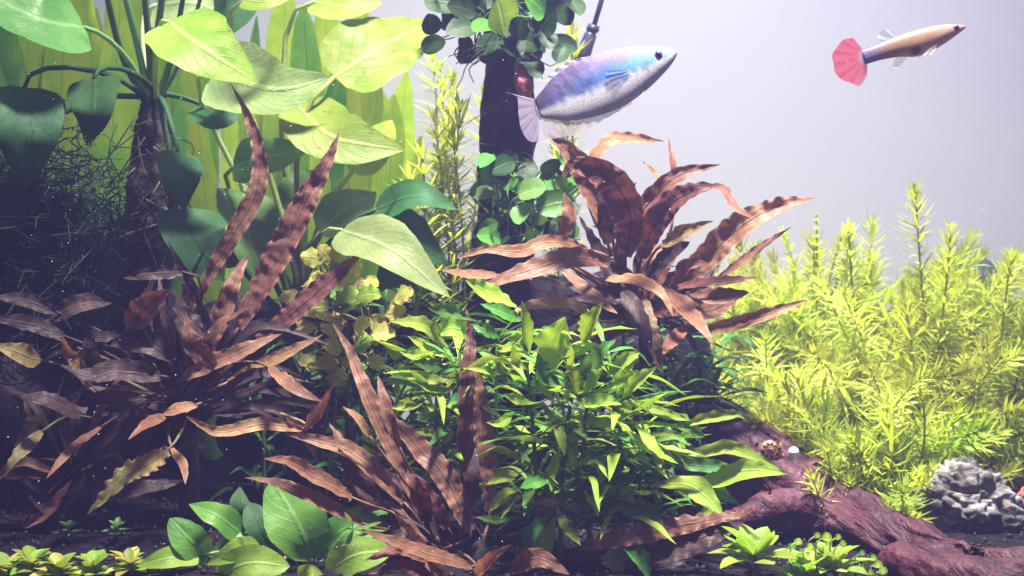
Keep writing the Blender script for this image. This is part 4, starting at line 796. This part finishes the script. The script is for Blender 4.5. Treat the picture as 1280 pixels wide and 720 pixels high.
fbuild(fin([(3, 8.5), (0, 0), (3, -9)], [(-6, 27), (-18, 28), (-29, 21), (-37, 13), (-38, 2), (-39, -8), (-33, -19), (-24, -25), (-14, -32), (-2, -24)], tcol, n=40, m=10, wob=.2, rays=20), u, 'tail_fin', M['guppyfin'], t)
fbuild(fin([(50, 13), (34, 11)], [(44, 21), (34, 26), (24, 20), (26, 13)], lambda a, b: (.55, .68, .85), rays=6, n=14), u, 'dorsal_fin', M['clearfin'], t)
fbuild(fin([(54, -14), (40, -11)], [(50, -18), (40, -23), (32, -20)], lambda a, b: (.75, .68, .25), rays=5, n=12), u, 'anal_fin', M['clearfin'], t)
for s in (-1, 1): fbuild(fin([(92, -9), (90, -13)], [(74, -14), (70, -19), (80, -20)], lambda a, b: (.8, .75, .7), y0=s*9, yt=s*13, rays=5, n=10), u, 'pectoral_fin', M['clearfin'], t)
eye(t, u, 121, 6.0, 3.0, 4.4, M['iris2'])

# ------------------------------------------------------------------ snail and bubble
k = NT('snail_shell'); tc = k.n('TexCoord'); sp = k.n('SeparateXYZ', {0: tc.outputs['UV']})
f = k.ramp(k.math('SINE', k.math('MULTIPLY', sp.outputs[1], 170.0)), .1, .5)
f2 = k.math('MULTIPLY', f, k.ramp(k.math('SINE', k.math('MULTIPLY', sp.outputs[0], 25.0)), -.5, .2))
pr = k.n('BsdfPrincipled', {'Base Color': k.mix(f2, (.50, .27, .15), (.06, .025, .02)), 'Roughness': .35}); k.t.links.new(pr.outputs[0], k.out.inputs[0]); M['shell'] = k.m
C0 = P(962, 560, .010); t = thing('snail', C0, 'small striped orange snail on the purple log', 'snail')
mb = MB(); rings = []
for i in range(91):
    q = i/90; th = q*6.283*3.1; g = .0046*(.12+.88*q**1.6); c = Vector((math.cos(th)*g*.85, -.0035*(1-q)-.001, math.sin(th)*g*.85)); rr = g*.62
    rad = Vector((math.cos(th), 0, math.sin(th)))
    rings.append([mb.vert(c + (rad*math.cos(a) + Vector((0, 1, 0))*math.sin(a))*rr, (a/6.283, q)) for a in [6.283*j/12 for j in range(12)]])
for r0, r1 in zip(rings, rings[1:]):
    for j in range(12): mb.f.append((r0[j], r0[(j+1) % 12], r1[(j+1) % 12], r1[j]))
ob = mb.build('shell', M['shell']); ob.parent = t
mb = MB(); mb.tube([Vector(q) for q in ((-.005, 0, -.003), (-.002, 0, -.0042), (.004, 0, -.0046), (.0075, 0, -.004))], [.0008, .002, .002, .0008], 8); ob = mb.build('foot', M['orange']); ob.parent = t
C0 = P(992, 565, .010)
k = NT('pearl_bubble'); pr = k.n('BsdfPrincipled', {'Base Color': (.85, .86, .9), 'Roughness': .08, 'Specular IOR Level': .8, 'Coat Weight': .8}); k.t.links.new(pr.outputs[0], k.out.inputs[0])
mb = MB(); ball(mb, C0, 7*ps(.01), 20); tag(mb.build('air_bubble', k.m, origin=C0), 'shiny white air bubble resting beside the small snail', 'air bubble')
for (x, y, r) in ((1014, 577, 3), (1020, 592, 3)): pass
mb = MB(); blade(mb, [P(1028, 572, .012), P(1012, 578, .008), P(1000, 598, .004)], 9*ps(.03), 'crypt', 20, n=10, m=4, fold=.3)
tag(mb.build('fallen_leaf', M['redbrown'], origin=P(1012, 580, .008)), 'small curled reddish fallen leaf on the purple log beside the air bubble', 'fallen leaf')

# ------------------------------------------------------------------ slightly cloudy water
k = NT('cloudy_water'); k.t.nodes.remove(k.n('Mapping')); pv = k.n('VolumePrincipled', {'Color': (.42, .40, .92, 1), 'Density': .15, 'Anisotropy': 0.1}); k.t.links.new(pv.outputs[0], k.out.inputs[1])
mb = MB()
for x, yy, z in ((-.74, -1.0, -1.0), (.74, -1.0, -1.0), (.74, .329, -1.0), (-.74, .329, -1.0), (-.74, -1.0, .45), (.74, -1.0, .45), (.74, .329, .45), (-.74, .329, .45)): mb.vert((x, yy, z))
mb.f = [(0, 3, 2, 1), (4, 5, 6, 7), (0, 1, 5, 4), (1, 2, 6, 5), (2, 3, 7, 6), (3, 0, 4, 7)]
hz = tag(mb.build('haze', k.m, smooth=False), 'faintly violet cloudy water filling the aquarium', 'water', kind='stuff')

random.seed(91); mb = MB()
for _ in range(260):
    px = random.uniform(0, 1280); py = random.uniform(60, 700); Y = random.uniform(-.14, .0)
    if px > 700 and random.random() < .75: continue
    ball(mb, P(px, py, Y), random.uniform(.00015, .00042), 6)
tag(mb.build('water_specks', plain_mat('pale_speck', (.5, .5, .55), (.6, .6, .6), 50)), 'tiny pale specks drifting in the water', 'specks', kind='stuff')
